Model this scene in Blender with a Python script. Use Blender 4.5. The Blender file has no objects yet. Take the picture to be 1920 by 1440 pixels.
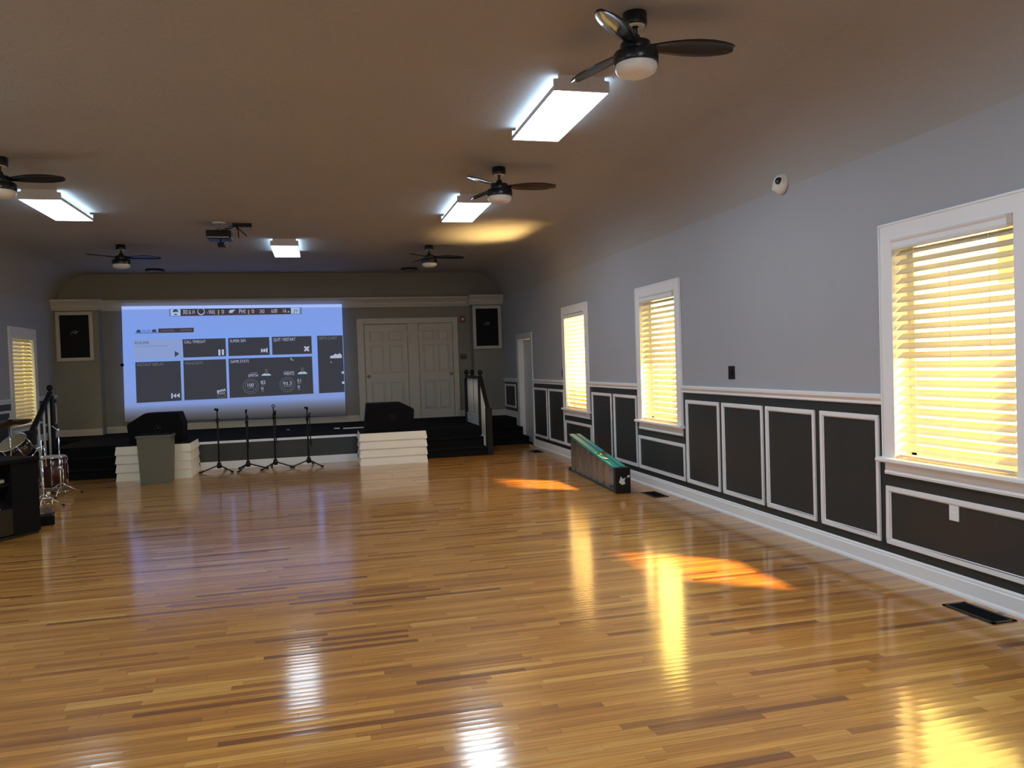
import bpy, bmesh, math, random
from mathutils import Vector, Matrix
random.seed(7)
S = bpy.context.scene
C = S.collection
R = math.radians
PI = math.pi

# ------------------------------------------------------------------ camera
def set_camera():
    yaw, pit, rol = R(13.80), R(-1.50), R(-1.92)
    F = Vector((math.sin(yaw)*math.cos(pit), math.cos(yaw)*math.cos(pit), math.sin(pit)))
    r0 = Vector((math.cos(yaw), -math.sin(yaw), 0)); u0 = r0.cross(F)
    r = r0*math.cos(rol) + u0*math.sin(rol); u = -r0*math.sin(rol) + u0*math.cos(rol)
    cd = bpy.data.cameras.new('camera'); co = bpy.data.objects.new('camera', cd); C.objects.link(co)
    m = Matrix.Identity(4)
    for i in range(3):
        m[i][0], m[i][1], m[i][2] = r[i], u[i], -F[i]
    m[0][3], m[1][3], m[2][3] = 0, 0, 1.55
    co.matrix_world = m
    cd.sensor_width = 36; cd.lens = 1460/1920*36; cd.clip_start = .05; cd.clip_end = 200
    S.camera = co
set_camera()

# ------------------------------------------------------------------ world, sun, daylight, exposure
S.view_settings.view_transform = 'Standard'; S.view_settings.look = 'None'
S.view_settings.gamma = 1; S.view_settings.use_curve_mapping = False
S.view_settings.exposure = 0.0
W = bpy.data.worlds.new('world'); S.world = W; W.use_nodes = True
bg = W.node_tree.nodes['Background']; bg.inputs[1].default_value = 1.0
def sky():      # low evening sun side of the sky (+X) glows warm near the horizon, the rest is dim and cool
    N, L = W.node_tree.nodes, W.node_tree.links
    tc = N.new('ShaderNodeTexCoord'); sp = N.new('ShaderNodeSeparateXYZ'); L.new(tc.outputs['Generated'], sp.inputs[0])
    def rng(src, a, b_):
        n = N.new('ShaderNodeMapRange'); n.interpolation_type = 'SMOOTHSTEP'; n.inputs[1].default_value = a; n.inputs[2].default_value = b_; L.new(src, n.inputs[0]); return n.outputs[0]
    def mul(a, b_):
        n = N.new('ShaderNodeMath'); n.operation = 'MULTIPLY'; L.new(a, n.inputs[0]); L.new(b_, n.inputs[1]); return n.outputs[0]
    m_ = mul(mul(rng(sp.outputs[0], .05, .25), rng(sp.outputs[2], .78, .55)), rng(sp.outputs[2], -.35, -.10))
    mx = N.new('ShaderNodeMix'); mx.data_type = 'RGBA'; L.new(m_, mx.inputs[0])
    mx.inputs[6].default_value = (.30, .36, .45, 1); mx.inputs[7].default_value = (14.0, 9.6, 2.3, 1)
    L.new(mx.outputs[2], bg.inputs[0])
sky()

def lamp(name, kind, loc, direction, energy, color, **kw):
    d = bpy.data.lights.new(name, kind); d.energy = energy; d.color = color
    for k, v in kw.items(): setattr(d, k, v)
    o = bpy.data.objects.new(name, d); C.objects.link(o); o.location = loc
    o.rotation_euler = Vector(direction).to_track_quat('-Z', 'Y').to_euler()
    return o
lamp('low_sun', 'SUN', (20, -15, 20), (-1, .86, -.98), 42, (1, .52, .16), angle=R(5.0))
lamp('ceiling_glow_spot', 'SPOT', (5.0, 10.95, -1.3), (-1, .12, 2.42), 33000, (1, .60, .20), spot_size=R(46), spot_blend=.9, shadow_soft_size=.9)  # added spot outside the far window, standing in for sunlight bounced onto the ceiling
WIN_R = [11.475, 8.44, 4.09]
# daylight arriving through the other window openings; the western windows are lit by the sky itself
lamp('window_daylight', 'AREA', (-5.3, 14.7, 1.6), (1, 0, 0), 34, (1, .74, .20), shape='RECTANGLE', size=1.6, size_y=1.2)
for y, e in ((11.475, 5), (8.44, 20), (4.09, 60)):
    lamp('window_daylight', 'AREA', (-5.3, y, 1.6), (1, 0, 0), e, (.80, .90, 1), shape='RECTANGLE', size=1.6, size_y=1.2)
for x in (-2.4, 1.4):
    lamp('window_daylight', 'AREA', (x, -3.4, 1.55), (0, 1, 0), 50, (.80, .90, 1), shape='RECTANGLE', size=1.5, size_y=1.9)

# ------------------------------------------------------------------ materials
def nt(name):
    m = bpy.data.materials.new(name); m.use_nodes = True
    return m, m.node_tree.nodes, m.node_tree.links, m.node_tree.nodes['Principled BSDF']
def mat(name, col, rough=.5, metal=0, bump=0, bscale=60, var=0, vscale=4, coat=0, spec=None, trans=0):
    m, N, L, b = nt(name)
    b.inputs['Base Color'].default_value = (*col, 1); b.inputs['Roughness'].default_value = rough
    b.inputs['Metallic'].default_value = metal; b.inputs['Coat Weight'].default_value = coat
    if spec is not None: b.inputs['Specular IOR Level'].default_value = spec
    tc = N.new('ShaderNodeTexCoord')
    if var:
        n = N.new('ShaderNodeTexNoise'); n.inputs['Scale'].default_value = vscale; n.inputs['Detail'].default_value = 5
        L.new(tc.outputs['Object'], n.inputs['Vector'])
        mx = N.new('ShaderNodeMix'); mx.data_type = 'RGBA'
        mx.inputs[6].default_value = (*[c*(1-var) for c in col], 1); mx.inputs[7].default_value = (*[min(1, c*(1+var)) for c in col], 1)
        L.new(n.outputs['Fac'], mx.inputs[0]); L.new(mx.outputs[2], b.inputs['Base Color'])
    if bump:
        n = N.new('ShaderNodeTexNoise'); n.inputs['Scale'].default_value = bscale; n.inputs['Detail'].default_value = 4
        L.new(tc.outputs['Object'], n.inputs['Vector'])
        bp = N.new('ShaderNodeBump'); bp.inputs['Strength'].default_value = bump; bp.inputs['Distance'].default_value = .02
        L.new(n.outputs['Fac'], bp.inputs['Height']); L.new(bp.outputs[0], b.inputs['Normal'])
    return m
def emit(name, col, strength=1, shade=None):
    m = bpy.data.materials.new(name); m.use_nodes = True; N = m.node_tree.nodes; L = m.node_tree.links
    N.remove(N['Principled BSDF']); e = N.new('ShaderNodeEmission')
    e.inputs[0].default_value = (*col, 1); e.inputs[1].default_value = strength
    L.new(e.outputs[0], N['Material Output'].inputs[0])
    return m

M = {}
M['wall'] = mat('grey_wall_paint', (.375, .39, .42), .55, bump=.12, bscale=90, var=.03, vscale=2)
M['ceil'] = mat('grey_ceiling_paint', (.375, .365, .355), .8, bump=.15, bscale=22, var=.04, vscale=1.2)
M['dark'] = mat('charcoal_wainscot_paint', (.027, .032, .032), .4, bump=.05, bscale=90)
M['white'] = mat('white_trim_paint', (.86, .86, .87), .35)
M['door'] = mat('white_door_paint', (.62, .62, .62), .4)
M['plinth'] = mat('white_siding_paint', (.92, .89, .80), .45)
M['carpet'] = mat('dark_grey_carpet', (.012, .0125, .014), .95, spec=.1, bump=.6, bscale=400, var=.2, vscale=80)
M['black'] = mat('black_plastic', (.008, .008, .009), .4, spec=.3)
M['blackm'] = mat('black_matte', (.005, .005, .006), .8, bump=.2, bscale=300, spec=.15)
M['blackg'] = mat('gloss_black_metal', (.007, .010, .015), .28, coat=.1)
M['darkwood'] = mat('dark_stained_wood', (.010, .0095, .009), .5, spec=.25, var=.3, vscale=12)
M['chrome'] = mat('chrome', (.75, .75, .76), .12, 1)
M['steel'] = mat('brushed_steel', (.48, .47, .45), .38, 1)
M['brass'] = mat('aged_brass', (.45, .34, .16), .3, 1)
M['lampglass'] = mat('white_lamp_glass', (.78, .76, .72), .35)
M['fixture'] = mat('white_enamel_metal', (.62, .63, .66), .4)
M['cream'] = mat('cream_plate', (.85, .76, .52), .4)
M['grille'] = mat('black_speaker_cloth', (.008, .008, .009), .9, bump=.4, bscale=500)
M['logo'] = mat('silver_logo', (.30, .30, .31), .4, .5)
M['red'] = mat('red_plastic', (.20, .022, .018), .4)
M['brown'] = mat('brown_sign', (.055, .036, .022), .5)
M['signtext'] = mat('sign_lettering', (.28, .24, .18), .5)
M['bin'] = mat('olive_grey_plastic', (.135, .132, .10), .5, bump=.05)
M['drumred'] = mat('dark_red_drum_wrap', (.045, .004, .006), .3, coat=.3, var=.3, vscale=30)
M['drumblack'] = mat('black_cherry_drum_lacquer', (.008, .004, .004), .2, coat=.4)
M['drumhead'] = mat('coated_drum_head', (.34, .27, .16), .6)
M['drumhead2'] = mat('coated_white_drum_head', (.42, .42, .38), .6)
M['cymbal'] = mat('bronze_cymbal', (.10, .065, .025), .35, 1)
M['teal'] = mat('teal_fibreglass', (.035, .34, .31), .35)
M['navy'] = mat('dark_blue_fibreglass', (.035, .075, .12), .4)
M['alu'] = mat('worn_aluminium', (.50, .49, .46), .32, .9, bump=.1, bscale=60, var=.15, vscale=14)
M['sticker'] = mat('white_sticker', (.75, .74, .70), .5)
M['grey'] = mat('grey_plastic', (.30, .31, .32), .5)
M['lens'] = mat('dark_lens', (.015, .015, .017), .08)
M['railwhite'] = mat('white_baluster_paint', (.66, .65, .62), .4)
M['lamp'] = emit('fluorescent_lens', (.74, .87, 1), 25)
M['lamp_far'] = emit('fluorescent_lens_dimmed', (.74, .87, 1), 11)  # same kind of fitting, turned down to keep the left and far end dark
M['lamp_side'] = emit('fluorescent_lens_edge', (.52, .76, 1), 9)
M['stagewall'] = mat('taupe_stage_wall_paint', (.25, .235, .20), .6, bump=.1, bscale=90, var=.03, vscale=2)
M['stagedoor'] = mat('ivory_stage_trim_paint', (.56, .52, .45), .45)

def slat_material():
    m, N, L, b = nt('cream_faux_wood_slat')
    b.inputs['Base Color'].default_value = (.64, .60, .52, 1); b.inputs['Roughness'].default_value = .4
    t = N.new('ShaderNodeBsdfTranslucent'); t.inputs[0].default_value = (1, .84, .52, 1)
    mx = N.new('ShaderNodeMixShader'); mx.inputs[0].default_value = .16
    L.new(b.outputs[0], mx.inputs[1]); L.new(t.outputs[0], mx.inputs[2])
    L.new(mx.outputs[0], N['Material Output'].inputs[0])
    return m
M['slat'] = slat_material()
def pane_material():
    m = bpy.data.materials.new('clear_glass_pane'); m.use_nodes = True; N = m.node_tree.nodes; L = m.node_tree.links
    N.remove(N['Principled BSDF'])
    t = N.new('ShaderNodeBsdfTransparent'); t.inputs[0].default_value = (.94, .96, .95, 1)
    g = N.new('ShaderNodeBsdfGlossy'); g.inputs['Roughness'].default_value = .02
    mx = N.new('ShaderNodeMixShader'); mx.inputs[0].default_value = .06
    L.new(t.outputs[0], mx.inputs[1]); L.new(g.outputs[0], mx.inputs[2]); L.new(mx.outputs[0], N['Material Output'].inputs[0])
    return m
M['pane'] = pane_material()

def floor_material():
    m, N, L, b = nt('oak_strip_floor')
    tc = N.new('ShaderNodeTexCoord'); sp = N.new('ShaderNodeSeparateXYZ'); L.new(tc.outputs['Object'], sp.inputs[0])
    def mth(op, a, c=None):
        n = N.new('ShaderNodeMath'); n.operation = op
        for i, v in enumerate((a, c)):
            if v is None: continue
            if isinstance(v, (int, float)): n.inputs[i].default_value = v
            else: L.new(v, n.inputs[i])
        return n.outputs[0]
    def wn(dim, **k):
        n = N.new('ShaderNodeTexWhiteNoise'); n.noise_dimensions = dim
        for s, v in k.items(): L.new(v, n.inputs[s])
        return n
    ry = mth('DIVIDE', sp.outputs[1], .0460); row = mth('FLOOR', ry); fy = mth('FRACT', ry)
    rn = wn('1D', W=row); row2 = mth('ADD', row, 531.3); rn2 = wn('1D', W=row2)
    ln = mth('ADD', mth('MULTIPLY', rn.outputs['Value'], .75), .45)
    px = mth('DIVIDE', mth('ADD', sp.outputs[0], mth('MULTIPLY', rn2.outputs['Value'], 37.0)), ln)
    # irregular lengths: warp the along-board coordinate a little
    nz = N.new('ShaderNodeTexNoise'); nz.noise_dimensions = '2D'; nz.inputs['Scale'].default_value = .9; nz.inputs['Detail'].default_value = 0
    cv = N.new('ShaderNodeCombineXYZ'); L.new(px, cv.inputs[0]); L.new(mth('MULTIPLY', row, 7.31), cv.inputs[1]); L.new(cv.outputs[0], nz.inputs['Vector'])
    px = mth('ADD', px, mth('MULTIPLY', nz.outputs['Fac'], .9))
    col = mth('FLOOR', px); fx = mth('FRACT', px)
    idv = N.new('ShaderNodeCombineXYZ'); L.new(row, idv.inputs[0]); L.new(col, idv.inputs[1])
    bn = wn('2D', Vector=idv.outputs[0])
    cr = N.new('ShaderNodeValToRGB'); L.new(bn.outputs['Value'], cr.inputs[0])
    stops = [(0, (.22, .076, .014)), (.05, (.34, .130, .023)), (.16, (.45, .185, .030)), (.5, (.53, .230, .036)), (.78, (.58, .265, .045)), (.93, (.63, .31, .060)), (1, (.68, .37, .085))]
    while len(cr.color_ramp.elements) < len(stops): cr.color_ramp.elements.new(.5)
    for e, (p, c) in zip(cr.color_ramp.elements, stops): e.position = p; e.color = (*c, 1)
    # grain streaks along the boards
    gv = N.new('ShaderNodeCombineXYZ'); L.new(mth('ADD', mth('MULTIPLY', sp.outputs[0], 2.2), mth('MULTIPLY', bn.outputs['Value'], 91)), gv.inputs[0])
    L.new(mth('MULTIPLY', sp.outputs[1], 105), gv.inputs[1]); L.new(mth('MULTIPLY', bn.outputs['Value'], 13), gv.inputs[2])
    gn = N.new('ShaderNodeTexNoise'); gn.inputs['Scale'].default_value = 1; gn.inputs['Detail'].default_value = 6; gn.inputs['Roughness'].default_value = .6; gn.inputs['Distortion'].default_value = .6
    L.new(gv.outputs[0], gn.inputs['Vector'])
    gr = N.new('ShaderNodeMapRange'); L.new(gn.outputs['Fac'], gr.inputs[0]); gr.inputs[1].default_value = .3; gr.inputs[2].default_value = .7; gr.inputs[3].default_value = .56; gr.inputs[4].default_value = 1.26
    m1 = N.new('ShaderNodeMix'); m1.data_type = 'RGBA'; m1.blend_type = 'MULTIPLY'; m1.inputs[0].default_value = 1
    L.new(cr.outputs[0], m1.inputs[6]); L.new(gr.outputs[0], m1.inputs[7])
    # seams
    ex = mth('MULTIPLY', mth('MINIMUM', fx, mth('SUBTRACT', 1, fx)), ln)
    ey = mth('MULTIPLY', mth('MINIMUM', fy, mth('SUBTRACT', 1, fy)), .0460)
    ed = mth('MINIMUM', ex, ey)
    sr = N.new('ShaderNodeMapRange'); L.new(ed, sr.inputs[0]); sr.inputs[1].default_value = 0; sr.inputs[2].default_value = .0016; sr.inputs[3].default_value = .45; sr.inputs[4].default_value = 1
    m2 = N.new('ShaderNodeMix'); m2.data_type = 'RGBA'; m2.blend_type = 'MULTIPLY'; m2.inputs[0].default_value = 1
    L.new(m1.outputs[2], m2.inputs[6]); L.new(sr.outputs[0], m2.inputs[7])
    L.new(m2.outputs[2], b.inputs['Base Color'])
    b.inputs['Roughness'].default_value = .5; b.inputs['Specular IOR Level'].default_value = .3
    b.inputs['Coat Weight'].default_value = .9; b.inputs['Coat Roughness'].default_value = .12; b.inputs['Coat IOR'].default_value = 1.6
    # slight cupping of each board and gentle waviness in the varnish
    tilt = mth('MULTIPLY', mth('MULTIPLY', fy, .0460), mth('MULTIPLY', mth('SUBTRACT', bn.outputs['Value'], .5), .012))
    cup = mth('MULTIPLY', mth('POWER', mth('SUBTRACT', fy, .5), 2), .0008)
    hn = mth('ADD', mth('ADD', tilt, cup), mth('MULTIPLY', gn.outputs['Fac'], .00006))
    bpn = N.new('ShaderNodeBump'); bpn.inputs['Strength'].default_value = 1; bpn.inputs['Distance'].default_value = 1
    L.new(hn, bpn.inputs['Height']); L.new(bpn.outputs[0], b.inputs['Normal']); L.new(bpn.outputs[0], b.inputs['Coat Normal'])
    return m
M['floor'] = floor_material()

# ------------------------------------------------------------------ mesh helpers
class MB:
    def __init__(s): s.b = bmesh.new()
    def face(s, pts, mi=0):
        f = s.b.faces.new([s.b.verts.new(p) for p in pts]); f.material_index = mi; return f
    def box(s, x0, x1, y0, y1, z0, z1, mi=0, mtx=None):
        x0, x1 = sorted((x0, x1)); y0, y1 = sorted((y0, y1)); z0, z1 = sorted((z0, z1))
        v = [s.b.verts.new(Vector(p) if mtx is None else mtx @ Vector(p)) for p in
             ((x0,y0,z0),(x1,y0,z0),(x1,y1,z0),(x0,y1,z0),(x0,y0,z1),(x1,y0,z1),(x1,y1,z1),(x0,y1,z1))]
        for q in ((0,3,2,1),(4,5,6,7),(0,1,5,4),(1,2,6,5),(2,3,7,6),(3,0,4,7)):
            s.b.faces.new([v[i] for i in q]).material_index = mi
        return s
    def prism(s, pts, a, d0, d1, mi=0):
        """polygon pts (2-D) swept along axis a from d0 to d1; 2-D axes are the other two in xyz order"""
        def P(p, d):
            return {'x': (d, p[0], p[1]), 'y': (p[0], d, p[1]), 'z': (p[0], p[1], d)}[a]
        A = [s.b.verts.new(P(p, d0)) for p in pts]; B = [s.b.verts.new(P(p, d1)) for p in pts]; n = len(pts)
        fs = [s.b.faces.new(A), s.b.faces.new(B[::-1])]
        for i in range(n): fs.append(s.b.faces.new((A[i], B[i], B[(i+1) % n], A[(i+1) % n])))
        for f in fs: f.material_index = mi
        return s
    def lathe(s, prof, c=(0,0,0), n=32, axis=(0,0,1), mi=0, squash=1):
        q = Vector((0,0,1)).rotation_difference(Vector(axis).normalized()); c = Vector(c); rings = []
        for r, z in prof:
            if r < 1e-6: rings.append([s.b.verts.new(c + q @ Vector((0,0,z)))])
            else: rings.append([s.b.verts.new(c + q @ Vector((r*math.cos(2*PI*i/n), r*squash*math.sin(2*PI*i/n), z))) for i in range(n)])
        for A, B in zip(rings, rings[1:]):
            for i in range(n):
                j = (i+1) % n
                if len(A) == 1 and len(B) == 1: continue
                if len(A) == 1: f = s.b.faces.new((A[0], B[j], B[i]))
                elif len(B) == 1: f = s.b.faces.new((A[i], A[j], B[0]))
                else: f = s.b.faces.new((A[i], A[j], B[j], B[i]))
                f.material_index = mi; f.smooth = True
        return s
    def cyl(s, p, q, r, r2=None, n=14, mi=0):
        p, q = Vector(p), Vector(q); l = (q-p).length; r2 = r if r2 is None else r2
        return s.lathe([(0,0),(r,0),(r,0),(r2,l),(r2,l),(0,l)], p, n, q-p, mi)
    def tube(s, pts, r, n=8, mi=0):
        for a, b_ in zip(pts, pts[1:]): s.cyl(a, b_, r, n=n, mi=mi)
        return s
    def torus(s, c, R_, r, axis=(0,0,1), n=32, k=8, mi=0):
        prof = [(R_ + r*math.cos(2*PI*i/k), r*math.sin(2*PI*i/k)) for i in range(k+1)]
        return s.lathe(prof, c, n, axis, mi)
    def build(s, name, m, parent=None, bevel=0, loc=None):
        bmesh.ops.remove_doubles(s.b, verts=s.b.verts, dist=1e-6)
        bmesh.ops.recalc_face_normals(s.b, faces=s.b.faces)
        me = bpy.data.meshes.new(name); s.b.to_mesh(me); s.b.free()
        for x in (m if isinstance(m, (list, tuple)) else [m]): me.materials.append(M[x])
        o = bpy.data.objects.new(name, me); C.objects.link(o)
        if parent is not None:
            o.parent = parent
        if loc: o.location = loc
        if bevel:
            md = o.modifiers.new('bevel', 'BEVEL'); md.width = bevel; md.segments = 2; md.limit_method = 'ANGLE'
        return o
def struct(o): o['kind'] = 'structure'; return o
def tag(o, label, cat, group=None):
    o['label'] = label; o['category'] = cat
    if group: o['group'] = group
    return o
def thing(name, label, cat, loc=(0,0,0), rz=0, group=None):
    o = bpy.data.objects.new(name, None); C.objects.link(o); o.location = loc; o.rotation_euler = (0,0,rz)
    o.empty_display_size = .1
    return tag(o, label, cat, group)
def dup(root, loc=None, rz=None, label=None):
    r = root.copy(); C.objects.link(r)
    if loc is not None: r.location = loc
    if rz is not None: r.rotation_euler = (0,0,rz)
    if label: r['label'] = label
    for ch in list(root.children):
        c = ch.copy(); C.objects.link(c); c.parent = r
        for g in list(ch.children):
            d = g.copy(); C.objects.link(d); d.parent = c
    return r
def text_mesh(body, x0, x1, z, h, y, mb):
    """flat lettering in the XZ plane facing -Y, fitted into x0..x1 with cap height h, added to mb"""
    cu = bpy.data.curves.new('t', 'FONT'); cu.body = body; cu.size = 1; cu.resolution_u = 3
    o = bpy.data.objects.new('t', cu); C.objects.link(o)
    dg = bpy.context.evaluated_depsgraph_get(); me = bpy.data.meshes.new_from_object(o.evaluated_get(dg))
    xs = [v.co.x for v in me.vertices]; ys = [v.co.y for v in me.vertices]
    a, b_, c_, d_ = min(xs), max(xs), min(ys), max(ys)
    vs = [mb.b.verts.new((x0 + (v.co.x-a)/(b_-a)*(x1-x0), y, z + (v.co.y-max(c_,0) if c_ >= -.05 else v.co.y)/(d_)*h)) for v in me.vertices]
    for p in me.polygons:
        try: mb.b.faces.new([vs[i] for i in p.vertices])
        except ValueError: pass
    C.objects.unlink(o); bpy.data.objects.remove(o); bpy.data.curves.remove(cu); bpy.data.meshes.remove(me)

# ------------------------------------------------------------------ room shell
XR, XL, YB, YF, ZC = 3.85, -4.85, 16.60, -3.0, 3.55
RAIL = 1.20
fl = MB(); fl.box(XL-.2, XR+.2, YF-.2, YB+.2, -.12, 0); struct(fl.build('floor', 'floor'))

def wall(name, plane, axis, u0, u1, holes, inward, z1=3.0, wains=True, depth=.16):
    """wall on x=plane (axis 'x', u=y) or y=plane (axis 'y', u=x) with reveals round the holes and an outer skin"""
    mb = MB()
    us = sorted({u0, u1, *[h[0] for h in holes], *[h[1] for h in holes]})
    zs = sorted({0, z1, *([RAIL] if wains else []), *[h[2] for h in holes], *[h[3] for h in holes]})
    P = (lambda u, z, d=0: (plane - inward*d, u, z)) if axis == 'x' else (lambda u, z, d=0: (u, plane - inward*d, z))
    for a, b_ in zip(us, us[1:]):
        for c, d in zip(zs, zs[1:]):
            if any(h[0] <= a and b_ <= h[1] and h[2] <= c and d <= h[3] for h in holes): continue
            mi = 1 if wains and d <= RAIL + 1e-6 else 0
            mb.face([P(a, c), P(b_, c), P(b_, d), P(a, d)], mi)
            mb.face([P(a, c, depth), P(b_, c, depth), P(b_, d, depth), P(a, d, depth)], 0)
    for h in holes:
        a, b_, c, d = h
        for q in (((a,c),(b_,c)), ((a,d),(b_,d)), ((a,c),(a,d)), ((b_,c),(b_,d))):
            (p0, p1) = q
            mb.face([P(*p0), P(*p1), P(*p1, depth), P(*p0, depth)], 2)
    bmesh.ops.remove_doubles(mb.b, verts=mb.b.verts, dist=1e-5)
    me = bpy.data.meshes.new(name); mb.b.to_mesh(me); mb.b.free()
    for x in ('wall', 'dark', 'white'): me.materials.append(M[x])
    o = bpy.data.objects.new(name, me); C.objects.link(o); return struct(o)

WZ0, WZ1, HW = .80, 2.31, .485
DOOR_R = (14.09, 15.05)
holes_r = [(y-HW, y+HW, WZ0, WZ1) for y in WIN_R] + [(DOOR_R[0], DOOR_R[1], 0, 2.02)]
WIN_L = [14.70, 11.475, 8.44, 4.09]
holes_l = [(y-HW, y+HW, WZ0, WZ1) for y in WIN_L]
wall('wall_right', XR, 'x', YF, YB, holes_r, -1)
wall('wall_left', XL, 'x', YF, YB, holes_l, 1)
wb = wall('wall_back', YB, 'y', XL, XR, [], -1, z1=3.6, wains=False); wb.data.materials[0] = M['stagewall']
holes_f = [(-3.15, -1.65, .6, 2.5), (.65, 2.15, .6, 2.5)]
wall('wall_front', YF, 'y', XL, XR, holes_f, 1, z1=3.6)

# ceiling with coved edges along both long walls
cm = MB()
def cove(x, sgn, rx=.62, rz=.60, n=14):
    return [(x - sgn*rx*(1-math.cos(t)), ZC - rz + rz*math.sin(t)) for t in [i/n*PI/2 for i in range(n+1)]]
prof = cove(XL, -1) + [(XL + .62 + (XR-XL-1.24)*i/6, ZC) for i in range(1, 6)] + cove(XR, 1)[::-1]
ys = [YF, 1, 5, 9, 13, YB]
rows = [[cm.b.verts.new((x, y, z)) for x, z in prof] for y in ys]
for A, B in zip(rows, rows[1:]):
    for i in range(len(prof)-1):
        f = cm.b.faces.new((A[i], A[i+1], B[i+1], B[i])); f.smooth = True
ce = cm.build('ceiling', 'ceil'); struct(ce)
# roof slab above, so no daylight leaks past the cove
rf = MB(); rf.box(XL-.25, XR+.25, YF-.25, YB+.25, 3.62, 3.75); rf.box(XL-.22, XL-.17, YF-.2, YB+.2, 2.9, 3.63); rf.box(XR+.17, XR+.22, YF-.2, YB+.2, 2.9, 3.63)
struct(rf.build('ceiling_slab', 'ceil'))

# baseboards (profiled) -------------------------------------------------
def run_profile(name, prof, axis, plane, inward, u0, u1, m='white', gaps=()):
    """prof: list of (depth from wall, z) closed against the wall"""
    mb = MB(); segs = []; a = u0
    for g0, g1 in sorted(gaps):
        if g0 > a: segs.append((a, g0))
        a = max(a, g1)
    if a < u1: segs.append((a, u1))
    for s0, s1 in segs:
        pts = [(plane + inward*d, z) for d, z in prof]
        mb.prism(pts, 'y' if axis == 'x' else 'x', s0, s1)
    return struct(mb.build(name, m))
BASE = [(0,0),(.030,0),(.030,.012),(.024,.024),(.018,.027),(.018,.104),(.012,.110),(.012,.122),(.006,.130),(0,.132)]
RAILP = [(0,1.172),(.012,1.172),(.016,1.182),(.012,1.196),(.020,1.205),(.034,1.218),(.036,1.240),(.030,1.246),(0,1.248)]
run_profile('baseboard_right', BASE, 'x', XR, -1, YF, 13.98)
run_profile('baseboard_left', BASE, 'x', XL, 1, YF, 14.2)
TW = .125
gaps_r = [(y-HW-TW, y+HW+TW) for y in WIN_R] + [(13.98, 15.16)]
gaps_l = [(y-HW-TW, y+HW+TW) for y in WIN_L]
run_profile('trim_1', RAILP, 'x', XR, -1, YF, YB-.3, gaps=gaps_r)
run_profile('trim_2', RAILP, 'x', XL, 1, YF, YB-.3, gaps=gaps_l)
run_profile('baseboard_back', [(d, z+.45) for d, z in [(0,0),(.02,0),(.02,.115),(.012,.125),(0,.13)]], 'y', YB, -1, -4.07, .77, m='stagedoor')
run_profile('trim_3', [(d, z+.45) for d, z in [(0,0),(.02,0),(.02,.115),(.012,.125),(0,.13)]], 'y', YB, -1, 2.91, 3.19, m='stagedoor')
# stepped baseboards at the stage ends of the two long walls
for nm, pl, inw in (('trim_4', XR, -1), ('trim_5', XL, 1)):
    mb = MB(); d = pl + inw*.018
    mb.box(pl, d, 15.30, YB-.3, .45, .575); mb.box(pl, d, 15.20, 15.30, .30, .575)
    if pl == XL: mb.box(pl, d, 14.2, 15.2, .30, .42)
    struct(mb.build(nm, 'white'))

# wainscot picture-frame mouldings ---------------------------------------
tn = [6]
def panel(plane, inward, y0, y1, z0, z1, w=.032, t=.016):
    mb = MB(); a, b_ = sorted((y0, y1))
    for (p, q, r, s_) in ((a, b_, z0, z0+w), (a, b_, z1-w, z1), (a, a+w, z0+w, z1-w), (b_-w, b_, z0+w, z1-w)):
        mb.box(plane, plane + inward*t, p, q, r, s_)
    i = .010
    for (p, q, r, s_) in ((a+w, b_-w, z0+w, z0+w+i), (a+w, b_-w, z1-w-i, z1-w), (a+w, a+w+i, z0+w, z1-w), (b_-w-i, b_-w, z0+w, z1-w)):
        mb.box(plane, plane + inward*t*.5, p, q, r, s_)
    struct(mb.build('trim_%d' % tn[0], 'white', bevel=.004)); tn[0] += 1
for y0, y1 in ((13.115,14.0),(12.13,13.02),(9.99,10.78),(9.12,9.91),(7.04,7.76),(6.25,6.98),(5.49,6.20),(4.75,5.42),(2.7,3.38),(2.0,2.64)):
    panel(XR, -1, y0, y1, .195, 1.095)
for y0, y1 in ((10.83,12.09),(7.81,9.08),(3.46,4.685)):
    panel(XR, -1, y0, y1, .195, .605)
panel(XR, -1, 15.36, 16.27, .64, 1.125)
panel(XL, 1, 15.5, 16.27, .70, 1.10)
for y0, y1 in ((13.0, 14.05), (12.15, 12.95), (9.99,10.78),(9.12,9.91)):
    panel(XL, 1, y0, y1, .195, 1.07)

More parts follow.
